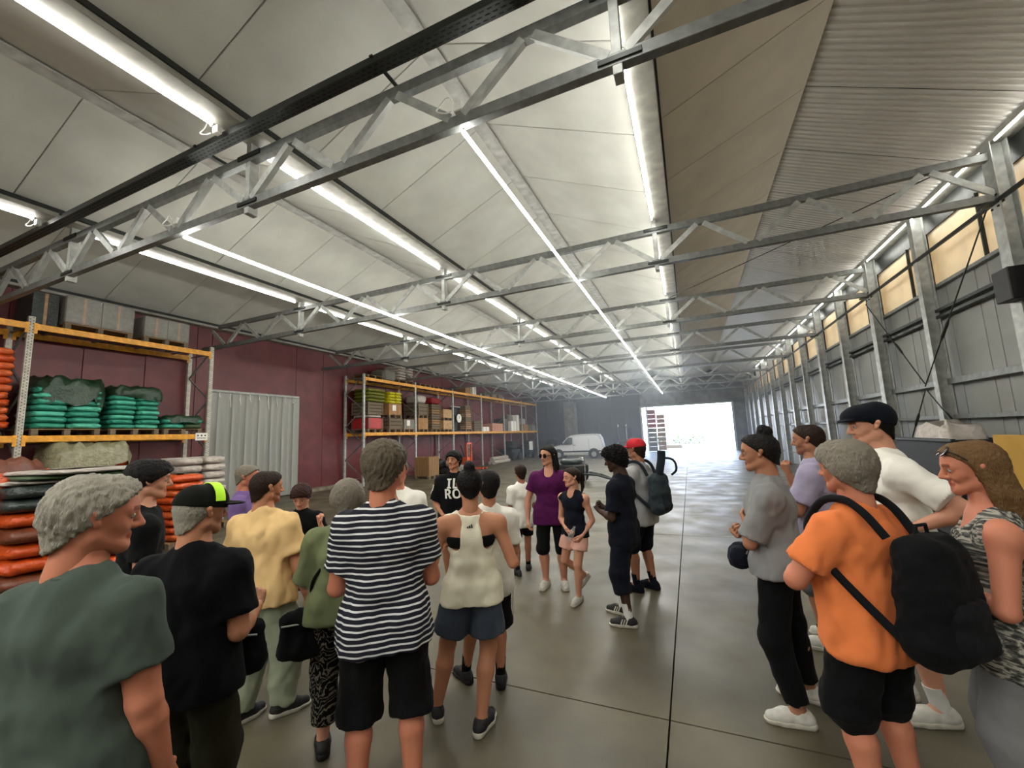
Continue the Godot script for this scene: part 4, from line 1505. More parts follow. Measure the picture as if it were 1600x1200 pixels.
	A.append({"label": "woman in white racerback tank top and denim shorts with her hair in a bun", "at": [-1.37, 2.46], "yaw": -29.0, "h": 1.56, "fem": 1.0, "g": 1.08, "sw": 1.1, "cell": 0.011, "skin": SK.tan,
		"head": [-3.0, -4.0, 0.0], "hair": "bun", "hairmat": M.hair_black, "armR": [[0.36, -1, -0.1], [-0.25, 0.5, 1.0], 0.7], "armL": [[-0.36, -1, -0.1], [0.25, 0.3, 1.0], 0.7],
		"footL": [-0.165, 0.045, -12.0, 0.0], "footR": [0.012, -0.062, 28.0, 0.0], "pelvis": [-0.01, 0.0, -0.008], "shoes": [M.shoe_black, M.sole_white, M.sole_white],
		"top": {"name": "tank_top", "mat": cloth(Color(0.90, 0.88, 0.79)), "loose": 0.011, "hem": 0.455, "sleeve": 0.0, "wob": 0.010,
"holes": [[0.098, 0.06, -0.05, 0.092, -0.012, -0.055, 0.062, 0.046], [-0.098, 0.06, -0.05, -0.092, -0.012, -0.055, 0.062, 0.046], [0.13, 0.075, -0.02, 0.13, -0.02, 0.02, 0.045, 0.05], [-0.13, 0.075, -0.02, -0.13, -0.02, 0.02, 0.045, 0.05], [0.0, 0.155, -0.02, 0.0, 0.165, 0.05, 0.072, 0.085]]},
		"bottom": {"mat": cloth(Color(0.25, 0.28, 0.33)), "end": 0.345, "loose": 0.02, "flare": 0.014, "wob": 0.01}})
	A.append({"label": "boy in white T-shirt and long black shorts beside the woman in the tank top", "at": [-1.47, 2.86], "yaw": -30.0, "h": 1.49, "g": 0.96, "hs": 1.05, "cell": 0.013, "skin": SK.tan,
		"head": [-6.0, -3.0, 0.0], "hair": "short", "hairmat": M.hair_black, "lean": [0.03, 0.0], "armR": [[0.15, -1, 0.1], [-0.25, 0.6, 0.9], 1.0], "armL": fold_l,
		"footL": [-0.125, 0.03, -30.0, 0.0], "footR": [0.04, -0.035, 4.0, 0.0], "shoes": [M.shoe_black, M.shoe_black], "socks": [M.sock_black, 0.075],
		"top": {"mat": M.cl_white, "loose": 0.02, "hem": 0.40, "sleeve": 0.75, "flare": 0.022}, "bottom": {"mat": M.cl_black, "end": 0.26, "loose": 0.026, "flare": 0.012}})
	A.append({"label": "boy in white T-shirt and short black shorts standing alone, seen from behind", "at": [-2.13, 5.17], "yaw": -50.0, "h": 1.36, "g": 0.95, "hs": 1.08, "cell": 0.015, "skin": SK.olive,
		"head": [6.0, 0.0, 0.0], "hair": "crop", "hairmat": M.hair_brown, "armR": [[0.1, -1, 0.05], [-0.1, -0.7, 0.8], 0.7], "armL": [[-0.1, -1, 0.1], [0.1, -0.4, 1.0], 0.7],
		"footL": [-0.10, -0.05, -8.0, 0.0], "footR": [0.06, 0.035, 30.0, 0.0], "shoes": [M.shoe_black, M.shoe_black], "socks": [M.sock_black, 0.09],
		"top": {"mat": M.cl_white, "loose": 0.022, "hem": 0.415, "sleeve": 0.75, "flare": 0.022}, "bottom": {"mat": M.cl_black, "end": 0.335, "loose": 0.018}})
	A.append({"label": "woman in purple T-shirt and black leggings with sunglasses and long dark hair", "at": [-1.60, 4.78], "yaw": 168.0, "h": 1.62, "g": 1.16, "fem": 1.0, "cell": 0.0135, "skin": SK.fair,
		"head": [36.0, -2.0, 0.0], "hair": "long", "hairmat": M.hair_black, "armR": [[0.42, -1, -0.08], [0.02, -1, 0.12], 0.7], "armL": [[-0.42, -1, 0.0], [-0.1, -1, 0.2], 0.5],
		"footR": [0.06, 0.0, 14.0, 0.0], "footL": [-0.07, -0.01, -10.0, 0.0], "shoes": [M.shoe_white, M.sole_white, M.shoe_white],
		"top": {"mat": cloth(Color(0.30, 0.085, 0.27)), "loose": 0.014, "hem": 0.44, "sleeve": 0.6, "neck": 0.035}, "bottom": {"name": "leggings", "mat": M.cl_black, "end": 0.25, "loose": 0.006}})
	A.append({"label": "girl with ponytail in black sleeveless top and pink shorts, one knee bent", "at": [-1.24, 4.5], "yaw": 198.0, "h": 1.37, "fem": 0.5, "g": 0.9, "hs": 1.06, "cell": 0.01, "skin": SK.fair,
		"head": [28.0, -2.0, 0.0], "hair": "tail", "hairmat": M.hair_brown, "armR": [[0.2, -1, -0.05], [-0.75, -0.45, 0.6], 0.7], "armL": [[-0.22, -1, -0.22], [0.35, -0.75, 0.6], 0.7],
		"footL": [-0.03, 0.05, -4.0, 0.0], "footR": [0.035, -0.155, 8.0, 0.09, 0.35, -28.0], "shoes": [M.shoe_white, M.sole_white, M.shoe_white],
		"top": {"name": "tank_top", "mat": M.cl_navy, "loose": 0.011, "hem": 0.475, "sleeve": 0.0, "neck": 0.03, "holes": [[0.125, 0.075, 0.0, 0.125, -0.01, 0.0, 0.035, 0.04], [-0.125, 0.075, 0.0, -0.125, -0.01, 0.0, 0.035, 0.04]]},
		"bottom": {"mat": cloth(Color(0.86, 0.66, 0.60)), "end": 0.385, "loose": 0.016, "flare": 0.012}})
	A.append({"label": "curly-haired boy in dark shirt and long dark shorts with striped black sneakers", "at": [-0.67, 4.19], "yaw": -78.0, "h": 1.6, "g": 0.92, "cell": 0.0135, "skin": SK.dark, "brow": Color(0.3, 0.3, 0.3),
		"head": [-4.0, -14.0, 0.0], "hair": "curly", "hairmat": M.hair_black, "armR": [[0.12, -1, 0.15], [-0.7, 0.2, 0.7], 1.0], "armL": [[-0.12, -1, 0.12], [0.6, 0.1, 0.75], 1.0],
		"footL": [-0.10, -0.03, -14.0, 0.0], "footR": [0.04, 0.06, 6.0, 0.0], "shoes": [M.shoe_black, M.sole_white, M.sole_white, M.sole_white], "socks": [M.sock_white, 0.08],
		"top": {"mat": M.cl_navy, "loose": 0.02, "hem": 0.40, "sleeve": 0.8, "flare": 0.024}, "bottom": {"mat": M.cl_navy, "end": 0.175, "loose": 0.022}})
	A.append({"label": "man in red cap and light grey T-shirt carrying a backpack", "at": [-0.58, 4.97], "yaw": -66.0, "h": 1.665, "g": 1.0, "cell": 0.014, "skin": SK.olive,
		"head": [-4.0, 0.0, 0.0], "hair": "crop", "hairmat": M.hair_brown, "cap": ["dome", M.cap_red, 0.0], "armL": [[-0.12, -1, 0.1], [0.35, 0.1, 1.0], 0.7], "armR": [[0.12, -1, 0.1], [-0.4, 0.0, 1.0], 0.7],
		"footL": [-0.068, 0.04, -8.0, 0.0], "footR": [0.05, -0.015, 8.0, 0.0], "shoes": [M.cl_navy, M.cl_navy], "socks": [M.cl_navy, 0.07],
		"top": {"mat": cloth(Color(0.66, 0.66, 0.66)), "loose": 0.018, "hem": 0.43, "sleeve": 0.78, "flare": 0.022}, "bottom": {"mat": M.cl_navy, "end": 0.27, "loose": 0.018}})
	A.append({"label": "woman in loose grey top, black trousers and white sneakers with a waist pouch", "at": [0.43, 3.16], "yaw": -80.0, "h": 1.70, "fem": 0.9, "g": 1.04, "cell": 0.0125, "skin": SK.olive,
		"head": [-4.0, -4.0, 0.0], "hair": "bun", "hairmat": M.hair_black, "armR": fold_r, "armL": [[-0.1, -0.95, 0.42], [0.95, 0.3, 0.1], 0.7],
		"footL": [-0.055, -0.02, -12.0, 0.0], "footR": [0.12, -0.055, 8.0, 0.0], "shoes": [M.shoe_white, M.sole_white, M.shoe_white],
		"top": {"name": "blouse", "mat": cloth(Color(0.50, 0.50, 0.50)), "loose": 0.022, "hem": 0.495, "sleeve": 0.9, "flare": 0.02, "wob": 0.016}, "bottom": {"name": "trousers", "mat": M.cl_black, "end": 0.075, "loose": 0.012}})
	A.append({"label": "man in lavender T-shirt resting his chin on his hand", "at": [0.92, 4.14], "yaw": -66.0, "h": 1.75, "g": 1.1, "cell": 0.0135, "skin": SK.olive,
		"head": [-6.0, -4.0, 0.0], "hair": "crop", "hairmat": M.hair_brown, "beard": 0.5, "armL": [[-0.35, -0.95, 0.35], [0.8, 0.05, 0.8], 0.7], "armR": [[0.05, -0.85, 0.55], [-0.32, 1, 0.25], 1.0],
		"footL": [-0.045, 0.03, -10.0, 0.0], "footR": [0.085, 0.02, 10.0, 0.0], "shoes": [M.shoe_white, M.sole_white, M.shoe_white], "socks": [M.sock_black, 0.06],
		"top": {"mat": cloth(Color(0.60, 0.57, 0.66)), "loose": 0.02, "hem": 0.43, "sleeve": 0.8, "flare": 0.028}, "bottom": {"mat": cloth(Color(0.38, 0.38, 0.38)), "end": 0.27, "loose": 0.02}})
	A.append({"label": "tall young man in white T-shirt and dark flat cap with one hand on his hip", "at": [1.19, 3.45], "yaw": -92.0, "lean": [0.0, 0.10], "h": 1.87, "g": 0.94, "cell": 0.0125, "skin": SK.fair,
		"head": [-2.0, -2.0, 0.0], "hair": "crop", "hairmat": M.hair_black, "cap": ["flat", M.cap_navy], "armL": [[-0.62, -0.62, -0.5], [0.55, -0.45, 0.85], 0.7], "armR": [[0.2, -1, 0.05], [-0.2, -0.6, 0.9], 0.5],
		"footL": [-0.06, 0.0, -10.0, 0.0], "footR": [0.07, 0.05, 10.0, 0.0], "shoes": [M.shoe_white, M.sole_white, M.shoe_white], "socks": [M.sock_white, 0.07],
		"top": {"mat": M.cl_white, "loose": 0.02, "hem": 0.43, "sleeve": 0.78, "flare": 0.026}, "bottom": {"mat": cloth(Color(0.33, 0.33, 0.31)), "end": 0.28, "loose": 0.02}})
	A.append({"label": "grey-haired man in orange polo shirt and black shorts with a black backpack", "at": [0.69, 2.5], "yaw": -40.0, "h": 1.645, "g": 1.18, "hs": 1.05, "belly": 0.7, "cell": 0.0115, "skin": SK.ruddy,
		"head": [-6.0, -4.0, 0.0], "hair": "puffy", "hairmat": M.hair_grey, "neck": 0.1, "armL": [[-0.5, -0.85, 0.35], [0.9, 0.12, 0.5], 0.7], "armR": [[0.3, -1, 0.1], [-0.3, 0.1, 1.0], 0.7],
		"footL": [-0.07, 0.0, -10.0, 0.0], "footR": [0.075, 0.0, 10.0, 0.0],
		"top": {"name": "polo_shirt", "mat": cloth(Color(0.87, 0.48, 0.27)), "loose": 0.016, "hem": 0.43, "sleeve": 0.72, "flare": 0.026, "wob": 0.014}, "bottom": {"mat": M.cl_black, "end": 0.27, "loose": 0.024, "flare": 0.008, "wob": 0.012}})
	A.append({"label": "woman in mottled grey knit top with folded arms, sunglasses pushed up on her hair", "at": [1.18, 2.53], "yaw": -72.0, "h": 1.645, "fem": 1.0, "g": 1.08, "cell": 0.0115, "skin": SK.ruddy,
		"head": [-8.0, -8.0, 0.0], "hair": "long", "hairmat": M.hair_blond, "armR": fold_r, "armL": [[-0.2, -1, 0.12], [0.95, 0.1, 0.65], 0.7],
		"top": {"name": "knit_top", "mat": M.knit, "loose": 0.012, "hem": 0.43, "sleeve": 0.0, "neck": 0.05, "holes": [[0.125, 0.085, 0.0, 0.125, 0.02, 0.0, 0.032, 0.034], [-0.125, 0.085, 0.0, -0.125, 0.02, 0.0, 0.032, 0.034]]},
		"bottom": {"name": "jeans", "mat": cloth(Color(0.46, 0.46, 0.46)), "end": 0.06, "loose": 0.016}, "shoes": [M.shoe_white, M.sole_white]})
	return A

var FOLK := []
func build_share(k: int) -> void:
	for i in range(k, FOLK.size(), 4):
		build_person(FOLK[i])

func people() -> void:
	wardrobe()
	M.cap_black = cloth(Color(0.06, 0.065, 0.05))
	M.cap_red = cloth(Color(0.72, 0.17, 0.20))
	M.cap_navy = cloth(Color(0.06, 0.07, 0.10))
	M.hat_pale = cloth(Color(0.62, 0.60, 0.54))
	M.neon = mat(Color(0.72, 0.95, 0.12), 0.6, 0.0, "")
	body_kit()
	FOLK = folk()
	var th := []
	for k in 4:
		var t := Thread.new()
		t.start(build_share.bind(k))
		th.append(t)
	for t in th:
		t.wait_to_finish()
	var made := []
	for S in FOLK:
		made.append(person(S))
	extras(made)

func in_world(P: Node3D, p: Vector3) -> Vector3:
	return P.transform * p

func backpack(P: Node3D, S: Dictionary, label: String, m: Material, m2: Material, size: Vector3, drop: float) -> Node3D:
	var K: Dictionary = S.K
	var h: float = S.h
	var t := thing("backpack", label, "backpack")
	var fr := Basis(K.rt, K.up, -K.fw)
	var back: float = 0.075 * S.get("g", 1.0) * h + 0.03
	var base: Vector3 = K.sh - K.fw * (back + size.z * 0.4) - K.up * (drop + size.y)
	t.transform = P.transform * Transform3D(fr, base)
	var f := Field.new(Vector3(-size.x * 0.6, -0.03, -size.z * 0.7), Vector3(size.x * 0.6, size.y + 0.05, size.z * 0.9), 0.013)
	var r := size.z * 0.42
	var w := size.x * 0.5 - r
	f.cap(Vector3(-w, r, 0), Vector3(w, r, 0), r, r, 0.03)
	f.cap(Vector3(-w, size.y * 0.55, 0), Vector3(w, size.y * 0.55, 0), r, r, 0.03)
	f.cap(Vector3(-w * 0.8, size.y - r * 0.9, -0.01), Vector3(w * 0.8, size.y - r * 0.9, -0.01), r * 0.85, r * 0.85, 0.06)
	f.cap(Vector3(-w, r, 0), Vector3(-w * 0.8, size.y - r, 0), r, r * 0.85, 0.03)
	f.cap(Vector3(w, r, 0), Vector3(w * 0.8, size.y - r, 0), r, r * 0.85, 0.03)
	f.cap(Vector3(0, r, 0), Vector3(0, size.y - r, 0), r, r * 0.85, 0.03)
	put("main_bag", f.nets(0.01, Vector3(12, 12, 12), 3).mesh(), m, t)
	var g := Field.new(Vector3(-size.x * 0.5, 0, 0), Vector3(size.x * 0.5, size.y * 0.7, size.z * 1.2), 0.013)
	g.cap(Vector3(-w * 0.7, r * 1.1, size.z * 0.32), Vector3(w * 0.7, r * 1.1, size.z * 0.32), r * 0.6, r * 0.6, 0.02)
	g.cap(Vector3(-w * 0.7, size.y * 0.45, size.z * 0.3), Vector3(w * 0.7, size.y * 0.45, size.z * 0.3), r * 0.55, r * 0.55, 0.08)
	put("front_pocket", g.nets(0.008, Vector3(14, 14, 14), 4).mesh(), m2, t)
	var inv := (Transform3D(fr, base)).affine_inverse()
	for s in ["R", "L"]:
		var sg := 1.0 if s == "R" else -1.0
		var sp: Vector3 = K.sh + K.rt * sg * 0.062 * h
		var e: float = 0.05 * h + 0.012
		var ch: float = 0.062 * h * S.get("g", 1.0) + 0.028
		var pts := [inv * (K.sh + K.rt * sg * 0.055 * h - K.fw * (back) - K.up * (drop + 0.03)), inv * (sp + K.up * e * 0.62 - K.fw * 0.055 * h), inv * (sp + K.up * e), inv * (sp + K.up * e * 0.55 + K.fw * 0.06 * h), inv * (K.chest + K.rt * sg * 0.075 * h + K.fw * ch * 1.02 + K.up * 0.02 * h), inv * (K.chest + K.rt * sg * (0.115 * h + 0.015) - K.up * 0.05 * h), inv * (K.sh + K.rt * sg * size.x * 0.4 - K.fw * (back + size.z * 0.2) - K.up * (drop + size.y * 0.86))]
		var b := MB.new()
		var c := Curve3D.new()
		for p in pts:
			c.add_point(p)
		for i in pts.size():
			var tg: Vector3 = (pts[mini(i + 1, pts.size() - 1)] - pts[maxi(i - 1, 0)]) * 0.2
			c.set_point_in(i, -tg)
			c.set_point_out(i, tg)
		c.bake_interval = 0.03
		var bp := []
		for q in c.get_baked_points():
			bp.append(q)
		b.tube(bp, 0.018, 8)
		put("strap", b.mesh(), m2, t)
	var hb := MB.new()
	hb.tube([Vector3(-0.04, size.y - 0.02, -0.02), Vector3(-0.03, size.y + 0.03, -0.02), Vector3(0.03, size.y + 0.03, -0.02), Vector3(0.04, size.y - 0.02, -0.02)], 0.008, 6)
	put("grab_handle", hb.mesh(), m2, t)
	return t

func strap_path(called: String, parent: Node, pts: Array, r: float, m: Material) -> void:
	var c := Curve3D.new()
	for p in pts:
		c.add_point(p)
	for i in pts.size():
		var tg: Vector3 = (pts[mini(i + 1, pts.size() - 1)] - pts[maxi(i - 1, 0)]) * 0.2
		c.set_point_in(i, -tg)
		c.set_point_out(i, tg)
	c.bake_interval = 0.03
	var bp := []
	for q in c.get_baked_points():
		bp.append(q)
	var b := MB.new()
	b.tube(bp, r, 8)
	put(called, b.mesh(), m, parent)

func bag(label: String, P: Node3D, at: Vector3, size: Vector3, m: Material, called := "shoulder_bag") -> Node3D:
	var t := thing(called, label, "bag")
	t.transform = P.transform * Transform3D(Basis.IDENTITY, at)
	var f := Field.new(-size, size, 0.011)
	var r := size.z
	f.cap(Vector3(-size.x + r, -size.y + r, 0), Vector3(size.x - r, -size.y + r, 0), r, r, 0.02)
	f.cap(Vector3(-size.x + r, size.y - r, 0), Vector3(size.x - r, size.y - r, 0), r * 0.7, r * 0.7, 0.06)
	f.cap(Vector3(-size.x + r, -size.y + r, 0), Vector3(-size.x + r, size.y - r, 0), r, r * 0.7, 0.02)
	f.cap(Vector3(size.x - r, -size.y + r, 0), Vector3(size.x - r, size.y - r, 0), r, r * 0.7, 0.02)
	f.cap(Vector3(0, -size.y + r, 0), Vector3(0, size.y - r, 0), r, r * 0.7, 0.08)
	put("pouch", f.nets(0.008, Vector3(14, 14, 14), 6).mesh(), m, t)
	var b := MB.new()
	b.tube([Vector3(-size.x * 0.8, size.y * 0.5, r), Vector3(size.x * 0.8, size.y * 0.5, r)], 0.005, 6)
	put("zip", b.mesh(), M.galv, t)
	return t

func glasses(P: Node3D, S: Dictionary, up: float, back: float, tilt: float, lens: Material) -> void:
	var K: Dictionary = S.K
	var o := Node3D.new()
	o.name = "sunglasses"
	P.add_child(o, true)
	o.transform = Transform3D(K.hbasis * K.hs, K.hb) * Transform3D(Basis(Vector3.RIGHT, tilt), L(0, up, back))
	for s in [-1.0, 1.0]:
		var b := MB.new()
		b.lathe([Vector2(0.001, -0.002), Vector2(0.026, -0.002), Vector2(0.026, 0.002), Vector2(0.001, 0.002)], Vector3(s * 0.033, 0, 0), 16, Basis(Vector3.RIGHT, PI / 2))
		put("lens", b.mesh(), lens, o)
		var t := MB.new()
		t.tube([Vector3(s * 0.058, 0.005, 0.0), Vector3(s * 0.082, 0.006, 0.03), Vector3(s * 0.085, 0.0, 0.1)], 0.003, 6)
		put("temple", t.mesh(), M.black, o)
	var br := MB.new()
	br.tube([Vector3(-0.012, 0.006, -0.001), Vector3(0, 0.01, -0.003), Vector3(0.012, 0.006, -0.001)], 0.003, 6)
	put("bridge", br.mesh(), M.black, o)

# lettering pressed onto a garment: each glyph vertex is moved onto the cloth
func letters(P: Node3D, cloth_part: String, txt: String, at: Vector3, size: float, m: Material, bs: Basis) -> void:
	var o: MeshInstance3D = P.find_child(cloth_part, false, false)
	var verts: PackedVector3Array = o.mesh.surface_get_arrays(0)[Mesh.ARRAY_VERTEX]
	var tm := TextMesh.new()
	tm.text = txt
	var sf := SystemFont.new()
	sf.font_names = PackedStringArray(["Droid Sans"])
	sf.font_weight = 700
	tm.font = sf
	tm.font_size = 64
	tm.pixel_size = size / 64.0
	tm.depth = 0.006
	var arr := tm.surface_get_arrays(0)
	var vs: PackedVector3Array = arr[Mesh.ARRAY_VERTEX]
	var nrm := bs.z
	for i in vs.size():
		var p: Vector3 = at + bs * vs[i]
		# height of the cloth under this point, averaged over its neighbourhood
		var sum := 0.0
		var wsum := 1e-6
		for q in verts:
			var dlt := q - p
			var al := dlt.dot(nrm)
			if al < -0.1 or al > 0.16: continue
			var side := (dlt - nrm * al).length_squared()
			if side < 0.0012:
				var w := exp(-side / 0.0003)
				sum += al * w
				wsum += w
		vs[i] = p + nrm * (sum / wsum + 0.012) + nrm * vs[i].z
	arr[Mesh.ARRAY_VERTEX] = vs
	var ns: PackedVector3Array = arr[Mesh.ARRAY_NORMAL]
	for i in ns.size():
		ns[i] = bs * ns[i]
	arr[Mesh.ARRAY_NORMAL] = ns
	arr[Mesh.ARRAY_TANGENT] = null
	var am := ArrayMesh.new()
	am.add_surface_from_arrays(Mesh.PRIMITIVE_TRIANGLES, arr)
	put("lettering", am, m, o)

func extras(P: Array) -> void:
	var F := FOLK
	# neon stripe over the cap of the man in black
	var K: Dictionary = F[2].K
	var ht := Transform3D(K.hbasis * K.hs, K.hb)
	var nb := MB.new()
	var rings := []
	for i in 13:
		var a := PI * (0.04 + 0.92 * i / 12.0)
		var ring := PackedVector3Array()
		var up := Vector3(cos(a) * 0.0905, sin(a) * 0.094 + 0.143, 0)
		var w := 0.021
		for q in [[-w, 0.0], [w, 0.0], [w, 0.004], [-w, 0.004]]:
			var c := Vector3(cos(a), sin(a), 0)
			ring.append(up + c * q[1] + L(0, 0, 0.03 + q[0]) - Vector3(0, 0.0, 0))
		rings.append(ring)
	nb.loft(rings)
	var cap_node: Node3D = P[2].find_child("cap", false, false)
	put("neon_stripe", nb.mesh(), M.neon, cap_node)
	# jersey lettering and shoulder stripes
	var S9: Dictionary = F[9]
	var K9: Dictionary = S9.K
	letters(P[9], "jersey", "IL", K9.chest + K9.fw * 0.1 + K9.up * 0.06 - K9.rt * 0.01, 0.16, M.paper, Basis(-K9.rt, K9.up, K9.fw))
	letters(P[9], "jersey", "RO", K9.chest + K9.fw * 0.1 - K9.up * 0.06 - K9.rt * 0.01, 0.16, M.paper, Basis(-K9.rt, K9.up, K9.fw))
	letters(P[9], "jersey", "S", (K9.sR as Vector3).lerp(K9.eR, 0.35) + K9.rt * 0.03 + K9.fw * 0.02, 0.15, M.paper, Basis((-K9.rt * 0.2 - K9.fw * 0.98).normalized() * -1.0, K9.up, (K9.rt * 0.98 - K9.fw * 0.2).normalized() * 1.0))
	# small dark triangle mark on the tank top's back
	var K10: Dictionary = F[10].K
	var tri := MB.new()
	for k in 3:
		tri.bar(Vector3(-0.016 + k * 0.013, 0, 0), Vector3(-0.016 + k * 0.013 - 0.004, 0.008 + k * 0.007, 0), 0.008, 0.004, Vector3(1, 0, 0))
	var tk := put("emblem", tri.mesh(), M.cl_black, P[10].find_child("tank_top", false, false))
	tk.transform = Transform3D(Basis(K10.rt, K10.up, -K10.fw), K10.chest + K10.up * 0.075 - K10.fw * 0.108)
	# sports bra band showing in the armholes
	var bf := Field.new(K10.chest - Vector3(0.2, 0.12, 0.2), K10.chest + Vector3(0.2, 0.14, 0.2), 0.011)
	var h10: float = F[10].h
	bf.cap(K10.chest - K10.rt * 0.035 * h10, K10.chest + K10.rt * 0.035 * h10, 0.0685 * h10, 0.0685 * h10, 0.0)
	bf.cut(K10.chest + K10.up * 0.012 * h10, K10.up)
	bf.cut(K10.chest - K10.up * 0.035 * h10, -K10.up)
	put("bra_band", bf.nets().mesh(), M.cl_black, P[10])
	glasses(P[13], F[13], 0.112, 0.094, 0.0, M.glass_dark)
	glasses(P[21], F[21], 0.195, 0.075, 0.75, M.glass_dark)
	# backpacks
	var navy := cloth(Color(0.20, 0.23, 0.25))
	var navy2 := cloth(Color(0.15, 0.17, 0.19))
	var bp := backpack(P[16], F[16], "grey-blue backpack with a rolled mat worn by the man in the red cap", navy, navy2, Vector3(0.30, 0.44, 0.2), 0.03)
	strap_path("rolled_mat", bp, [Vector3(-0.02, 0.42, 0.02), Vector3(0.0, 0.58, 0.05), Vector3(0.0, 0.68, 0.06)], 0.045, navy2)
	strap_path("loop", bp, [Vector3(0.02, 0.6, 0.06), Vector3(0.05, 0.58, 0.16), Vector3(0.05, 0.48, 0.19), Vector3(0.03, 0.42, 0.14)], 0.012, navy2)
	backpack(P[20], F[20], "black backpack worn by the man in orange", M.cl_black, cloth(Color(0.075, 0.075, 0.085)), Vector3(0.34, 0.5, 0.24), 0.02)
	# shoulder bag of the woman in wavy trousers, with its strap
	var h6: float = F[6].h
	var K6: Dictionary = F[6].K
	var b6 := bag("black shoulder bag at the hip of the woman in wavy trousers", P[6], K6.pelvis + L(-0.21, -0.14, 0.0), Vector3(0.13, 0.13, 0.045), M.cl_black)
	strap_path("strap", b6, [Vector3(0.1, 0.08, 0), Vector3(0.06, 0.3, 0.06), Vector3(0.3, 0.55, 0.15), Vector3(0.34, 0.6, 0.05)], 0.009, M.cl_black)
	# waist pouch of the woman in grey
	var K17: Dictionary = F[17].K
	bag("dark waist pouch of the woman in the grey top", P[17], K17.pelvis + L(-0.02, 0.02, 0.2), Vector3(0.12, 0.065, 0.05), M.cl_navy, "waist_pouch")
	# dark bag under the arm of the man in the cap
	var K2: Dictionary = F[2].K
	bag("black bag held in front by the man in the black cap", P[2], K2.pelvis + L(0.1, -0.05, 0.22), Vector3(0.12, 0.12, 0.05), M.cl_black, "hand_bag")
	# stripes on the boy's long shorts
	var S11: Dictionary = F[11]
	var K11: Dictionary = S11.K
	var sb := MB.new()
	var hp: Vector3 = K11.hR
	var kn: Vector3 = K11.kR
	var out: Vector3 = K11.rt * 0.082 * S11.h
	sb.tube([hp.lerp(kn, 0.3) + out * 0.86, hp.lerp(kn, 0.65) + out * 0.84, hp.lerp(kn, 0.98) + out * 0.84], 0.007, 6)
	put("side_stripe", sb.mesh(), M.cl_white, P[11].find_child("shorts", false, false))
	# water bottle in the girl's hand
	var K14: Dictionary = F[14].K
	var wb := MB.new()
	wb.lathe([Vector2(0.02, 0), Vector2(0.028, 0.01), Vector2(0.03, 0.1), Vector2(0.026, 0.13), Vector2(0.012, 0.16), Vector2(0.012, 0.18)], Vector3.ZERO, 14)
	var bt := put("water_bottle", wb.mesh(), M.film)
	bt.transform = P[14].transform * Transform3D(Basis(Vector3(0, 0, 1), 0.5), K14.wR + K14.fdR * 0.07 + Vector3(0, -0.08, 0))
	tag(bt, "clear water bottle held by the girl in pink shorts", "bottle")

# ---------------------------------------------------------------- racks and goods
func rack(called_label: String, posts: Array, xf: float, xr: float, near: bool, sign_on := false) -> Node3D:
	var r := thing("pallet_rack", called_label, "pallet rack", Vector3.ZERO, 0.0, "pallet racks along the maroon wall")
	var holes := MB.new()
	for d in posts:
		for x in [xf, xr]:
			var b := MB.new()
			b.box(Vector3(0, 2.3, 0), Vector3(0.012, 4.6, 0.09))
			b.box(Vector3(-0.03, 2.3, 0.045), Vector3(0.07, 4.6, 0.006))
			b.box(Vector3(-0.03, 2.3, -0.045), Vector3(0.07, 4.6, 0.006))
			if not boxes.has("post"): boxes["post"] = b.mesh()
			var o := put("upright", boxes["post"], M.post_white if near else M.galv, r)
			o.position = W(x, 0, d)
			part_box("foot_plate", W(x - 0.03, 0.006, d), Vector3(0.14, 0.012, 0.16), M.steel, r)
		if near:
			for k in 70:
				for s in [-0.022, 0.022]:
					holes.box(W(xf + 0.0065, 0.3 + k * 0.0615 + (0.03 if s > 0 else 0.0), d + s), Vector3(0.002, 0.018, 0.014))
		# end frame bracing
		var prev := W(xf - 0.05, 0.35, d)
		for k in 6:
			var nxt := W(xr if k % 2 == 0 else xf - 0.05, 0.35 + 0.8 * (k + 1) * 0.86, d)
			var bb := MB.new()
			bb.bar(prev, nxt, 0.03, 0.03, Vector3(0, 0, 1))
			put("brace", bb.mesh(), M.steel, r)
			prev = nxt
		for y in [0.3, 2.3, 4.4]:
			part_box("strut", W((xf + xr) / 2, y, d), Vector3(xf - xr - 0.06, 0.03, 0.03), M.steel, r)
	if near:
		tag(put("perforations", holes.mesh(), M.hole, r), "", "", "", "stuff")
	for i in posts.size() - 1:
		var a: float = posts[i] + 0.05
		var b: float = posts[i + 1] - 0.05
		for y in [2.16, 4.46]:
			for x in [xf, xr]:
				part_box("beam", W(x - 0.005, y - 0.065, (a + b) / 2), Vector3(0.05, 0.13, b - a), M.yellow_steel, r, 0.006)
				for e in [a, b]:
					part_box("beam_hook", W(x + 0.012, y - 0.1, e - 0.01 * signf(e - (a + b) / 2)), Vector3(0.02, 0.22, 0.06), M.yellow_steel, r)
			# safety battens the pallets rest on
			for k in 4:
				part_box("batten", W((xf + xr) / 2, y - 0.02, a + (b - a) * (k + 0.5) / 4), Vector3(xf - xr - 0.06, 0.03, 0.06), M.steel, r)
	return r

func pallet(at: Vector3, w: float, dp: float, label: String, group := "wooden pallets on the racks") -> Node3D:
	# long side along the hall
	var p := thing("pallet", label, "pallet", at, 0.0, group)
	for k in 5:
		part_box("deck_board", Vector3(-dp / 2 + dp * (k + 0.5) / 5, 0.13, 0), Vector3(dp / 5 - 0.03, 0.02, w), M.wood, p, 0.003)
	for i in 3:
		part_box("skid_board", Vector3(0, 0.01, -w / 2 + 0.06 + (w - 0.12) * i / 2), Vector3(dp, 0.02, 0.1), M.wood_grey, p, 0.003)
		for j in 2:
			part_box("block", Vector3(-dp / 2 + 0.07 + (dp - 0.14) * j, 0.07, -w / 2 + 0.06 + (w - 0.12) * i / 2), Vector3(0.12, 0.1, 0.1), M.wood_grey, p, 0.003)
	return p

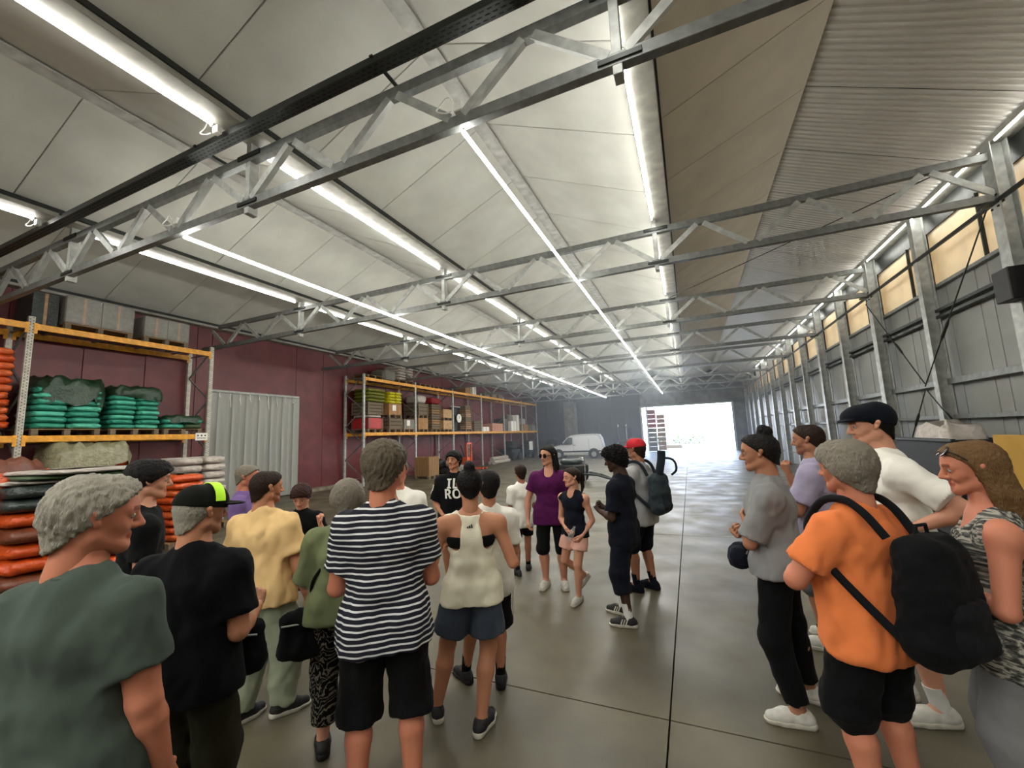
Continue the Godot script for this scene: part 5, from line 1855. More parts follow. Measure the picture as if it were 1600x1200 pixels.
func sack_mesh(size: Vector3, seed_: int) -> Mesh:
	var key := ["sack", size, seed_ % 4]
	if boxes.has(key): return boxes[key]
	var f := FastNoiseLite.new()
	f.seed = seed_
	f.frequency = 3.0
	var b := MB.new()
	var rings := []
	var prof := [[0.0, 0.55], [0.04, 0.84], [0.2, 0.97], [0.5, 1.0], [0.8, 0.97], [0.95, 0.84], [1.0, 0.55]]
	for p in prof:
		var ring := PackedVector3Array()
		for k in 28:
			var a := TAU * k / 28.0
			var c := cos(a)
			var s := sin(a)
			var e := 0.42
			var x: float = signf(c) * pow(absf(c), e) * size.x * 0.5 * p[1]
			var z: float = signf(s) * pow(absf(s), e) * size.z * 0.5 * p[1]
			var q := Vector3(x, p[0] * size.y, z)
			q += Vector3(c, 0, s) * f.get_noise_3d(x * 4, p[0] * 2, z * 4) * 0.07
			q.y += f.get_noise_3d(x * 2 + 9, 0, z * 2) * 0.25 * size.y * (0.3 + 0.7 * p[0]) * 0.5
			ring.append(q)
		rings.append(ring)
	b.loft(rings)
	boxes[key] = b.mesh()
	return boxes[key]

func sack(called: String, at: Vector3, size: Vector3, turn: float, m: Material, label: String, group: String) -> Node3D:
	var o := put(called, sack_mesh(size, rng.randi_range(0, 3)), m)
	o.position = at
	o.rotation.y = turn
	tag(o, label, "sack", group)
	return o

func sack_stack(called: String, at: Vector3, w: float, dp: float, layers: int, lh: float, m: Material, m2: Material, label: String, group: String, across := 2) -> float:
	for k in layers:
		for j in across:
			var jit := rng.randf_range(-0.04, 0.04)
			sack(called, at + Vector3(jit, k * lh, -w / 2 + w * (j + 0.5) / across + rng.randf_range(-0.015, 0.015)), Vector3(dp, lh * 1.02, w / across * 1.0), rng.randf_range(-0.07, 0.07), m if (k + j) % 3 else m2, label, group)
	return at.y + layers * lh

# plastic sheet draped over a stack: a dome that hangs down the sides in folds
func drape(called: String, at: Vector3, size: Vector3, m: Material, label: String, sd: int) -> Node3D:
	var f := FastNoiseLite.new()
	f.seed = sd
	f.frequency = 1.6
	f.fractal_octaves = 3
	var b := MB.new()
	var rings := []
	for i in 10:
		var t := i / 9.0
		var rr := sin(minf(1.0, t * 1.25) * PI / 2)
		var ring := PackedVector3Array()
		for k in 40:
			var a := TAU * k / 40.0
			var c := cos(a)
			var s := sin(a)
			var e := 0.6
			var q := Vector3(signf(c) * pow(absf(c), e) * size.x * 0.5 * rr, 0, signf(s) * pow(absf(s), e) * size.z * 0.5 * rr)
			var drop := 0.0 if t < 0.55 else pow((t - 0.55) / 0.45, 1.3)
			q.y = size.y * (1.0 - drop * (0.85 + 0.4 * f.get_noise_2d(c * 2, s * 2)))
			q.y += size.y * 0.35 * (1.0 - drop) * f.get_noise_3d(q.x * 2.5, 1, q.z * 2.5)
			q += Vector3(c, 0, s) * 0.09 * f.get_noise_3d(c * 3, t * 3, s * 3) * (0.3 + drop)
			ring.append(q)
		rings.append(ring)
	b.loft(rings, true, false)
	var o := put(called, b.mesh(), m)
	o.position = at
	tag(o, label, "plastic sheet")
	return o

func carton(at: Vector3, size: Vector3, m: Material, label: String, group := "", lab_paper := false, called := "cardboard_box", cat := "box") -> Node3D:
	var c := thing(called, label, cat, at, 0.0, group)
	part_box("body", Vector3(0, size.y / 2, 0), size, m, c, 0.008)
	part_box("flap_seam", Vector3(0, size.y + 0.002, 0), Vector3(size.x, 0.004, 0.03), M.wood_grey, c, 0.0)
	part_box("tape", Vector3(size.x / 2 + 0.001, size.y * 0.5, 0), Vector3(0.004, size.y * 0.98, 0.05), M.card_pale, c, 0.0)
	if lab_paper:
		part_box("paper_label", Vector3(size.x / 2 + 0.004, size.y * 0.62, size.z * 0.1), Vector3(0.004, 0.26, 0.24), M.paper, c, 0.0)
	return c

func crate(at: Vector3, size: Vector3, rows: int, m: Material, label: String, group := "", lab_paper := false) -> Node3D:
	var c := thing("crate", label, "crate", at, 0.0, group)
	part_box("inner_box", Vector3(0, size.y / 2, 0), size - Vector3(0.06, 0.03, 0.06), M.black, c, 0.0)
	var h := size.y / rows
	for k in rows:
		for s in [-1.0, 1.0]:
			part_box("slat", Vector3(s * (size.x / 2 - 0.012), h * (k + 0.5), 0), Vector3(0.024, h - 0.03, size.z), m, c, 0.004)
			part_box("slat", Vector3(0, h * (k + 0.5), s * (size.z / 2 - 0.012)), Vector3(size.x - 0.05, h - 0.03, 0.024), m, c, 0.004)
	for sx in [-1.0, 1.0]:
		for sz in [-1.0, 1.0]:
			part_box("corner_post", Vector3(sx * (size.x / 2 - 0.004), size.y / 2, sz * (size.z / 2 - 0.03)), Vector3(0.05, size.y, 0.06), M.wood_grey, c, 0.004)
	if lab_paper:
		part_box("paper_label", Vector3(size.x / 2 + 0.014, size.y * 0.6, 0), Vector3(0.004, 0.24, 0.24), M.paper, c, 0.0)
	return c

func wrapped(at: Vector3, size: Vector3, nz: int, ny: int, label: String) -> void:
	# cartons under clear film
	for i in nz:
		for j in ny:
			var s := Vector3(size.x - 0.04, size.y / ny - 0.01, size.z / nz - 0.012)
			carton(at + Vector3(0, size.y * j / ny, -size.z / 2 + size.z * (i + 0.5) / nz), s, M.carton_grey, "grey carton inside the %s" % label, "cartons wrapped in clear film")
	var b := MB.new()
	b.box(Vector3(0, size.y / 2 + 0.005, 0), size + Vector3(0.0, 0.02, 0.02), 0.04)
	var o := put("film_wrap", b.mesh(), M.film)
	o.position = at
	tag(o, "clear stretch film around the %s" % label, "film")

func goods_materials() -> void:
	M.teal = mat(Color(0.22, 0.62, 0.52), 0.38, 0.0, "mottle", 2.0, "crinkle", 1.3, 0.5)
	M.teal2 = mat(Color(0.36, 0.77, 0.66), 0.36, 0.0, "mottle", 2.0, "crinkle", 1.3, 0.5)
	M.green_sheet = mat(Color(0.15, 0.25, 0.17), 0.35, 0.0, "mottle", 2.0, "crinkle", 0.8, 0.5)
	M.orange_bag = mat(Color(0.80, 0.30, 0.07), 0.4, 0.0, "mottle", 2.0, "crinkle", 1.4, 0.6)
	M.orange_bag2 = mat(Color(0.86, 0.39, 0.17), 0.4, 0.0, "mottle", 2.0, "crinkle", 1.4, 0.6)
	M.brown_sheet = mat(Color(0.42, 0.20, 0.09), 0.45, 0.0, "mottle", 2.0, "crinkle", 0.8, 0.5)
	M.clear_sheet = mat(Color(0.62, 0.60, 0.48), 0.25, 0.0, "mottle", 2.0, "crinkle", 0.8, 0.6)
	M.white_bag = mat(Color(0.74, 0.70, 0.66), 0.5, 0.0, "mottle", 2.0, "crinkle", 1.6, 0.6)
	M.green_bag = mat(Color(0.24, 0.33, 0.20), 0.4, 0.0, "mottle", 2.0, "crinkle", 1.6, 0.6)
	M.dark_bag = mat(Color(0.16, 0.20, 0.19), 0.35, 0.0, "mottle", 2.0, "crinkle", 1.6, 0.7)
	M.yellow_bag = mat(Color(0.80, 0.76, 0.05), 0.4, 0.0, "mottle", 2.0, "crinkle", 1.6, 0.6)
	M.lime_bag = mat(Color(0.42, 0.43, 0.05), 0.5, 0.0, "mottle", 2.0, "crinkle", 1.6, 0.6)
	M.carton_grey = mat(Color(0.52, 0.50, 0.46), 0.7, 0.0, "mottle", 2.0)
	M.red_crate = mat(Color(0.72, 0.16, 0.16), 0.5, 0.0, "mottle", 2.0)
	M.red_cloth = mat(Color(0.55, 0.09, 0.10), 0.8, 0.0, "mottle", 2.0)
	M.orange_paint = mat(Color(0.90, 0.36, 0.06), 0.4, 0.0, "mottle", 2.0)
	M.mustard = mat(Color(0.66, 0.50, 0.17), 0.75, 0.0, "faint", 0.8)
	M.pink_box = mat(Color(0.80, 0.58, 0.50), 0.8, 0.0, "mottle", 2.0)
	var fm := mat(Color(0.9, 0.9, 0.88, 0.22), 0.12, 0.0, "", 2.0, "crinkle", 1.5, 1.0)
	fm.transparency = BaseMaterial3D.TRANSPARENCY_ALPHA
	M.film = fm
	var strip := mat(Color(0.66, 0.66, 0.63, 0.55), 0.3, 0.0, "")
	strip.transparency = BaseMaterial3D.TRANSPARENCY_ALPHA
	M.strip = strip

func racks() -> void:
	goods_materials()
	var XC := -12.68
	rack("tall white and yellow pallet rack holding green sacks", [-6.0 + 2.7, 0.15, 3.63, 7.11], -12.2, -13.2, true)
	var p2 := []
	for i in 7: p2.append(13.04 + 3.473 * i)
	rack("long grey and yellow pallet rack with boxes beside the red wall", p2, -12.2, -13.2, false)
	# sign on the lower beam
	var sg := thing("rack_sign", "small white sign with three dark marks at the rack corner", "sign", W(-12.165, 2.09, 6.93))
	part_box("plate", Vector3.ZERO, Vector3(0.008, 0.2, 0.3), M.paper, sg, 0.002)
	for i in 3:
		part_box("mark", Vector3(0.006, 0.03, 0.09 - i * 0.09), Vector3(0.004, 0.04, 0.035), M.hole, sg, 0.0)
	part_box("text_line", Vector3(0.006, -0.04, 0), Vector3(0.004, 0.015, 0.22), M.hole, sg, 0.0)
	# shelf of the near rack: pallets of sacks
	var y := 2.16
	var rows := [[4.32, 1.08, 7, 0.125, M.teal, M.teal2, "teal plastic sack in the tallest stack on the rack shelf", "teal sacks, tallest stack"], [5.5, 0.96, 7, 0.112, M.teal, M.teal2, "teal plastic sack in the middle stack on the rack shelf", "teal sacks, middle stack"], [6.52, 0.9, 2, 0.13, M.teal, M.green_bag, "teal sack in the low stack at the rack's end", "teal sacks, low stack"]]
	var nm := ["under the tallest teal stack", "under the middle teal stack", "under the low teal stack"]
	for i in 3:
		var r: Array = rows[i]
		pallet(W(XC, y, r[0]), r[1], 0.95, "wooden pallet " + nm[i])
		var top := sack_stack("plastic_sack", W(XC + 0.02, y + 0.142, r[0]), r[1], 0.98, r[2], r[3], r[4], r[5], r[6], r[7])
		drape("plastic_sheet", Vector3(XC, top - (0.42 if i == 0 else 0.12), -r[0] - 0.05), Vector3(1.12, [0.62, 0.34, 0.2][i], r[1] * 1.08), M.green_sheet, "dark green plastic sheet over the %s teal stack" % ["tallest", "middle", "low"][i], 3 + i)
	pallet(W(XC, y, 2.85), 1.05, 0.95, "wooden pallet under the orange sacks at the picture edge")
	sack_stack("plastic_sack", W(XC + 0.02, y + 0.142, 2.92), 1.12, 0.98, 11, 0.145, M.orange_bag2, M.orange_bag, "orange sack in the stack on the rack at the picture edge", "orange sacks on the rack")
	# top of the near rack: cartons in film
	for q in [[4.72, 1.2, 0.62, "long film-wrapped pallet on top of the rack"], [6.03, 1.0, 0.52, "shorter film-wrapped pallet on top of the rack"]]:
		pallet(W(XC, 4.46, q[0]), q[1], 0.9, "wooden pallet under the " + q[3])
		wrapped(W(XC, 4.605, q[0]), Vector3(0.92, q[2], q[1]), 2, 1, q[3])
	carton(W(XC - 0.1, 4.46, 3.86), Vector3(0.8, 0.74, 0.4), M.dark_bag, "dark carton beside the film-wrapped pallets on the rack", "", false)
	# floor in front of and under the near rack
	pallet(W(-12.6, 0, 4.75), 1.25, 1.0, "wooden pallet under the clear-sheeted orange sacks")
	sack_stack("plastic_sack", W(-12.6, 0.142, 4.75), 1.25, 1.1, 10, 0.145, M.orange_bag2, M.orange_bag, "orange sack under the clear sheet below the shelf", "orange sacks under the clear sheet")
	drape("plastic_sheet", W(-12.55, 1.34, 4.75), Vector3(1.3, 0.62, 1.4), M.clear_sheet, "glossy clear plastic sheet over the orange sacks", 11)
	pallet(W(-10.2, 0, 5.65), 1.1, 1.0, "wooden pallet under the white sacks")
	sack_stack("woven_sack", W(-10.2, 0.142, 5.65), 1.0, 0.95, 9, 0.16, M.white_bag, M.white_bag, "white woven sack in the tall stack by the rack post", "white woven sacks")
	pallet(W(-8.9, 0, 4.72), 0.62, 0.8, "wooden pallet under the slim orange stack")
	sack_stack("plastic_sack", W(-8.9, 0.142, 4.72), 0.55, 0.8, 9, 0.128, M.orange_bag, M.orange_bag2, "shiny orange sack in the slim stack beside the white sacks", "slim stack of orange sacks", 1)
	# big brown-orange wrapped heap in the foreground
	for k in 2:
		var hp := W([-7.9, -6.6][k], 0, [1.85, 2.35][k])
		pallet(hp, 1.15, 1.1, ["wooden pallet under the tall brown wrapped load", "wooden pallet under the green and white sacks"][k])
	sack_stack("plastic_sack", W(-7.9, 0.142, 1.85), 1.15, 1.15, 9, 0.155, M.brown_sheet, M.orange_bag, "rust-brown sack in the big load next to the grey-haired man", "rust-brown sacks")
	drape("plastic_sheet", W(-7.9, 1.12, 1.85), Vector3(1.35, 0.55, 1.35), M.brown_sheet, "brown plastic sheet over the big load at the picture edge", 21)
	sack_stack("plastic_sack", W(-6.6, 0.142, 2.35), 1.1, 1.1, 7, 0.15, M.orange_bag, M.brown_sheet, "orange-brown sack under the green and white sacks", "orange-brown sacks")
	sack_stack("plastic_sack", W(-6.6, 1.192, 2.35), 1.15, 1.1, 2, 0.13, M.dark_bag, M.green_bag, "dark green glossy sack on the orange-brown load", "dark green sacks")
	for k in 3:
		sack("flat_sack", W(-6.62 + 0.05 * k, 1.452 + 0.045 * k, 2.3 + 0.06 * k), Vector3(0.9, 0.05, 1.0), 0.15 * k - 0.1, [M.white_bag, M.green_bag, M.white_bag][k], ["white empty sack lying under the green one on the load", "green empty sack lying on the load", "white empty sack lying on top of the load"][k], "empty sacks lying on the load")
	drape("plastic_sheet", W(-6.75, 1.0, 1.95), Vector3(0.75, 0.5, 0.7), M.orange_bag, "bright orange plastic sheet hanging over the load's corner", 31)
	# curtain of clear strips in the doorway of the maroon wall
	var cu := thing("strip_curtain", "clear plastic strip curtain hanging in the doorway of the maroon wall", "strip curtain", W(-13.3, 0, 9.275))
	part_box("rail", Vector3(0.06, 3.5, 0), Vector3(0.06, 0.05, 3.05), M.galv, cu)
	for i in 14:
		var z := 1.42 - i * 0.2185
		var b := MB.new()
		var rings := []
		for yy in [0.04, 0.9, 1.8, 2.7, 3.47]:
			var ring := PackedVector3Array()
			for k in 7:
				var u := k / 6.0 - 0.5
				ring.append(Vector3(0.03 - 0.03 * cos(u * 3.0) + (0.02 if i % 2 else 0.0), yy, u * 0.25))
			for k in 7:
				var u := 0.5 - k / 6.0
				ring.append(Vector3(0.036 - 0.03 * cos(u * 3.0) + (0.02 if i % 2 else 0.0), yy, u * 0.25))
			rings.append(ring)
		b.loft(rings)
		put("strip", b.mesh(), M.strip, cu).position = Vector3(0.02, 0, z)
	for i in 9:
		var b := MB.new()
		var z := 1.3 - i * 0.32
		b.tube([Vector3(0.09, 3.47, z), Vector3(0.11, 3.38 - 0.05 * (i % 3), z + 0.02), Vector3(0.1, 3.3 - 0.16 * ((i * 7) % 4) * 0.6, z - 0.03)], [0.01, 0.014, 0.006], 5)
		put("tie", b.mesh(), M.paper, cu)
	var cl := struct_node("door_2", "doorway in the maroon wall behind the strip curtain")
	part_box("frame", W(-13.36, 1.74, 7.74), Vector3(0.16, 3.5, 0.07), M.galv, cl)
	part_box("frame", W(-13.36, 1.74, 10.81), Vector3(0.16, 3.5, 0.07), M.galv, cl)
	part_box("frame", W(-13.36, 3.52, 9.275), Vector3(0.16, 0.07, 3.14), M.galv, cl)
	part_box("door_leaf", W(-13.45, 1.73, 9.275), Vector3(0.04, 3.46, 3.0), M.carton_grey, cl)
	far_rack_goods(XC)

func far_rack_goods(XC: float) -> void:
	var y := 2.16
	var n := 0
	var pl := func(d: float, w: float, yy: float, what: String) -> void:
		pallet(W(XC, yy, d), w, 0.9, "small wooden pallet under the " + what)
	# [centre, width, what, ...] read off the shelf from the near end
	pl.call(13.75, 0.92, y, "red crate")
	crate(W(XC, y + 0.142, 13.75), Vector3(0.9, 0.48, 0.9), 1, M.red_crate, "red crate at the near end of the far rack")
	sack("woven_sack", W(XC, y + 0.622, 13.75), Vector3(0.9, 0.12, 0.92), 0.05, M.white_bag, "white sack lying between the red and the grey crate", "")
	crate(W(XC, y + 0.74, 13.75), Vector3(0.88, 0.55, 0.92), 4, M.wood_grey, "grey slatted crate stacked over the red crate")
	pl.call(15.05, 0.9, y, "lower brown crate")
	crate(W(XC, y + 0.142, 15.05), Vector3(0.9, 0.5, 0.9), 3, M.wood_grey, "grey-brown crate under the labelled carton")
	pl.call(15.05, 0.9, y + 0.645, "labelled carton")
	carton(W(XC, y + 0.787, 15.05), Vector3(0.88, 0.5, 0.88), M.card, "brown carton with white paper label under the yellow sacks", "", true)
	for k in 4:
		for j in 2:
			sack("plastic_sack", W(XC, y + 1.29 + k * 0.135, 14.83 + j * 0.45), Vector3(0.95, 0.14, 0.47), 0.0, M.yellow_bag, "bright yellow sack on the labelled carton", "bright yellow sacks")
	for k in 4:
		sack("plastic_sack", W(XC + 0.02, y + 1.295 + k * 0.145, 13.85), Vector3(0.95, 0.15, 1.15), 0.0, M.lime_bag, "dull lime sack beside the bright yellow ones", "dull lime sacks")
	pl.call(16.05, 0.82, y, "grey carton with a white label")
	carton(W(XC, y + 0.142, 16.05), Vector3(0.9, 0.46, 0.8), M.carton_grey, "grey carton with a white label next to a rack post", "", true)
	pl.call(17.18, 0.84, y, "brown carton of the second bay")
	carton(W(XC, y + 0.142, 17.18), Vector3(0.88, 0.56, 0.82), M.card, "brown carton at the bottom of the second bay's first stack")
	pl.call(17.18, 0.84, y + 0.71, "grey slatted crate of the second bay")
	crate(W(XC, y + 0.852, 17.18), Vector3(0.88, 0.58, 0.82), 3, M.wood_grey, "grey slatted crate between brown carton and white sack")
	sack("woven_sack", W(XC, y + 1.435, 17.18), Vector3(0.85, 0.42, 0.8), 0.0, M.white_bag, "upright white sack on the grey slatted crate", "")
	pl.call(18.32, 0.86, y, "tower of slatted crates")
	for k in 5:
		crate(W(XC, y + 0.142 + k * 0.262, 18.32), Vector3(0.88, 0.255, 0.84), 2, M.wood if k % 2 else M.wood_grey, "slatted wooden crate in the tower below the red bundle", "crate tower below the red bundle")
	sack("cloth_bundle", W(XC, y + 1.46, 18.4), Vector3(0.9, 0.34, 1.0), 0.1, M.red_cloth, "red bundle on top of the crate tower", "")
	pl.call(19.49, 0.9, y, "pale cartons")
	carton(W(XC, y + 0.142, 19.49), Vector3(0.86, 0.48, 0.88), M.card_pale, "lower pale carton beside the dark stand")
	pl.call(19.49, 0.9, y + 0.63, "upper pale carton")
	carton(W(XC, y + 0.772, 19.49), Vector3(0.86, 0.46, 0.88), M.card_pale, "upper pale carton beside the dark stand")
	# dark stand with a white dial
	var st := thing("dial_stand", "dark metal stand with a round white dial", "stand", W(XC + 0.2, y, 20.68))
	for z in [-0.45, 0.45]:
		part_box("leg", Vector3(0, 0.72, z), Vector3(0.06, 1.44, 0.06), M.black, st)
	part_box("back_plate", Vector3(-0.1, 0.75, 0), Vector3(0.04, 1.3, 0.86), M.black, st)
	part_box("top_rail", Vector3(0, 1.45, 0), Vector3(0.08, 0.05, 1.0), M.galv, st)
	part_box("base", Vector3(0, 0.03, 0), Vector3(0.6, 0.06, 1.05), M.black, st)
	var db := MB.new()
	db.lathe([Vector2(0.001, 0), Vector2(0.24, 0), Vector2(0.25, 0.02), Vector2(0.24, 0.05), Vector2(0.001, 0.05)], Vector3.ZERO, 24, Basis(Vector3(0, 0, 1), -PI / 2))
	var dial := put("dial", db.mesh(), M.paper, st)
	dial.position = Vector3(0.08, 0.78, -0.22)
	part_box("pointer", Vector3(0.055, 0.05, 0), Vector3(0.01, 0.16, 0.05), M.hole, dial)
	pl.call(21.82, 0.76, y, "narrow crate tower")
	for k in 6:
		crate(W(XC, y + 0.142 + k * 0.24, 21.82), Vector3(0.85, 0.235, 0.74), 2, [M.card_pale, M.wood, M.wood_grey][k % 3], "narrow slatted crate in the tower beyond the dial", "narrow crate tower beyond the dial")
	crate(W(XC, y, 22.93), Vector3(0.85, 0.66, 0.85), 4, M.wood_grey, "grey crate beside the fourth rack post")
	carton(W(XC + 0.1, y, 24.2), Vector3(0.6, 0.3, 0.85), M.paper, "low white carton alone in its rack bay")
	for k in 2:
		carton(W(XC, y, 25.55 + k * 0.86), Vector3(0.8, 0.54, 0.84), M.pink_box, "pinkish carton, %s of the pair" % ["nearer", "farther"][k], "pair of pinkish cartons")
	carton(W(XC, y, 27.4), Vector3(0.8, 0.9, 0.7), M.dark_bag, "tall dark carton behind a rack post")
	carton(W(XC, y, 28.87), Vector3(0.8, 0.75, 0.95), M.paper, "white carton with a grey drum on top")
	var dm := MB.new()
	dm.lathe([Vector2(0.26, 0), Vector2(0.3, 0.05), Vector2(0.3, 0.35), Vector2(0.22, 0.5), Vector2(0.08, 0.54)], Vector3.ZERO, 18)
	var drum := put("drum", dm.mesh(), M.carton_grey)
	drum.position = W(XC, y + 0.752, 28.87)
	tag(drum, "grey drum standing on a white carton", "drum")
	carton(W(XC + 0.1, y, 29.85), Vector3(0.5, 1.25, 0.42), M.paper, "tall narrow white carton on the far rack")
	carton(W(XC, y, 31.3), Vector3(0.8, 0.55, 1.0), M.card, "brown carton with a white bag on top, far along the rack")
	sack("woven_sack", W(XC, y + 0.552, 31.3), Vector3(0.6, 0.45, 0.62), 0.0, M.white_bag, "white bag standing on the far brown carton", "")
	carton(W(XC, y, 33.2), Vector3(0.8, 0.5, 0.8), M.carton_grey, "grey carton in the last bay of the far rack")
	# on top of the far rack
	var t := 4.46
	pl.call(13.75, 1.0, t, "loose boards on the rack's top")
	for k in 3:
		var o := put("loose_board", boxm(Vector3(0.14, 0.04, 1.0), 0.004), M.wood_grey)
		o.position = W(XC - 0.2 + 0.2 * k, t + 0.165 + 0.0, 13.72)
		tag(o, "grey loose board on the pallet at the rack's near top corner", "board", "loose boards on the rack top")
	pl.call(15.85, 1.15, t, "white sacks on the rack's top")
	for k in 5:
		for j in 2:
			sack("woven_sack", W(XC, t + 0.142 + k * 0.13, 15.55 + j * 0.58), Vector3(0.95, 0.135, 0.58), 0.02 * k, M.white_bag, "white sack in the pile on top of the far rack", "white sacks on top of the far rack")
	sack("plastic_sack", W(XC, t, 14.75), Vector3(0.9, 0.55, 0.85), 0.0, M.carton_grey, "grey covered load on top of the far rack", "")
	pallet(W(XC, t, 17.4), 1.0, 0.9, "bare wooden pallet on top of the far rack, nearer of two", "")
	pallet(W(XC, t, 18.6), 1.0, 0.9, "bare wooden pallet on top of the far rack, farther of two", "")
	carton(W(XC, t, 22.0), Vector3(0.7, 0.42, 0.7), M.card, "brown carton on top of the far rack")
	carton(W(XC, t, 22.9), Vector3(0.6, 0.6, 0.5), M.paper, "white carton on top of the far rack")
	for k in 3:
		carton(W(XC, t, 24.6 + k * 1.1), Vector3(0.7, 0.3 + 0.1 * (k % 2), 0.8), M.wood_grey, "grey-brown low box on the rack top, %s of three" % ["first", "middle", "last"][k], "low boxes on the rack top")
	# under the far rack, on the floor
	pallet(W(-11.3, 0, 16.1), 0.8, 0.8, "wooden pallet under the tall pale bin", "")
	var bn := thing("wooden_bin", "tall pale wooden bin on a pallet in front of the far rack", "bin", W(-11.3, 0.142, 16.1))
	for k in 6:
		part_box("stave", Vector3(0.38, 0.42, -0.33 + k * 0.132), Vector3(0.03, 0.84, 0.115), M.wood, bn)
		part_box("stave", Vector3(-0.38, 0.42, -0.33 + k * 0.132), Vector3(0.03, 0.84, 0.115), M.wood, bn)
		part_box("stave", Vector3(-0.33 + k * 0.132, 0.42, 0.38), Vector3(0.115, 0.84, 0.03), M.wood, bn)
		part_box("stave", Vector3(-0.33 + k * 0.132, 0.42, -0.38), Vector3(0.115, 0.84, 0.03), M.wood, bn)
	part_box("contents", Vector3(0, 0.38, 0), Vector3(0.72, 0.76, 0.72), M.wood_grey, bn, 0.0)
	sack_stack("plastic_sack", W(-12.6, 0.0, 15.3), 0.8, 0.9, 8, 0.13, M.orange_bag2, M.card_pale, "orange-tan sack in the floor stack under the far rack", "orange-tan sacks on the floor", 1)
	sack("cloth_bundle", W(-12.6, 1.04, 15.3), Vector3(0.7, 0.35, 0.7), 0.0, M.red_crate, "red bundle on the orange-tan floor stack", "")
	for k in 6:
		sack("rubbish_bag", W(-12.2 + 0.45 * (k % 3), 0.0 if k < 4 else 0.36, 17.6 + 0.62 * (k % 4)), Vector3(0.6, 0.4, 0.6), 0.4 * k, [M.dark_bag, M.black, M.carton_grey][k % 3], "dark or grey bag in the heap beside the pale bin", "bags in the heap beside the bin")
	# orange hand stacker
	var hs := thing("hand_stacker", "orange hand stacker with mast behind the woman in the jersey", "stacker", W(-11.6, 0, 20.6))
	for z in [-0.25, 0.25]:
		part_box("mast", Vector3(0, 0.75, z), Vector3(0.07, 1.5, 0.07), M.orange_paint, hs)
		part_box("fork", Vector3(0.5, 0.09, z * 0.9), Vector3(1.0, 0.06, 0.13), M.orange_paint, hs)
	part_box("head_beam", Vector3(0, 1.46, 0), Vector3(0.07, 0.1, 0.57), M.orange_paint, hs)
	part_box("motor_cover", Vector3(-0.18, 0.4, 0), Vector3(0.28, 0.6, 0.5), M.orange_paint, hs, 0.03)
	part_box("tiller", Vector3(-0.38, 0.95, 0), Vector3(0.05, 0.9, 0.05), M.black, hs, 0.004, Basis(Vector3(0, 0, 1), 0.35))
	for z in [-0.24, 0.24]:
		var wb := MB.new()
		wb.lathe([Vector2(0.01, -0.03), Vector2(0.08, -0.03), Vector2(0.08, 0.03), Vector2(0.01, 0.03)], Vector3(0.9, 0.08, z * 0.9), 14, Basis(Vector3.RIGHT, PI / 2))
		put("wheel", wb.mesh(), M.rubber, hs)
	# rolls and machines
	for k in 3:
		var rb := MB.new()
		rb.tube([Vector3(0, 0.13, -1.2), Vector3(0, 0.13, 1.2)], 0.13, 12)
		var o := put("foil_roll", rb.mesh(), M.white_bag)
		o.position = W(-12.0 + [0.0, 0.27, 0.135][k], [0.0, 0.0, 0.23][k], 25.2)
		tag(o, "white foil roll lying on the floor under the far rack", "roll", "foil rolls on the floor")
	for k in 3:
		var mc := thing("machine", ["low dark farm machine under the far rack", "dark machine with a white panel under the far rack", "dark machine at the end of the far rack"][k], "machine", W([-12.55, -12.55, -11.3][k], 0, [28.7, 32.1, 34.9][k]), 0.0, "dark machines under the far rack")
		part_box("chassis", Vector3(0, 0.55, 0), Vector3(0.9, 0.5, 1.7), M.black, mc, 0.04)
		part_box("hood", Vector3(0, 1.1, -0.2), Vector3(0.7, 0.6, 0.9), M.dark_steel, mc, 0.06)
		part_box("seat", Vector3(0, 1.0, 0.55), Vector3(0.5, 0.12, 0.45), M.black, mc, 0.03)
		if k == 1: part_box("side_panel", Vector3(0.47, 0.95, 0.3), Vector3(0.02, 0.7, 0.8), M.paper, mc)
		for q in [[-0.45, -0.6], [-0.45, 0.6], [0.45, -0.6], [0.45, 0.6]]:
			var wb := MB.new()
			wb.lathe([Vector2(0.05, -0.1), Vector2(0.28, -0.1), Vector2(0.32, -0.05), Vector2(0.32, 0.05), Vector2(0.28, 0.1), Vector2(0.05, 0.1)], Vector3(q[0], 0.32, q[1]), 18, Basis(Vector3(0, 0, 1), PI / 2))
			put("wheel", wb.mesh(), M.rubber, mc)

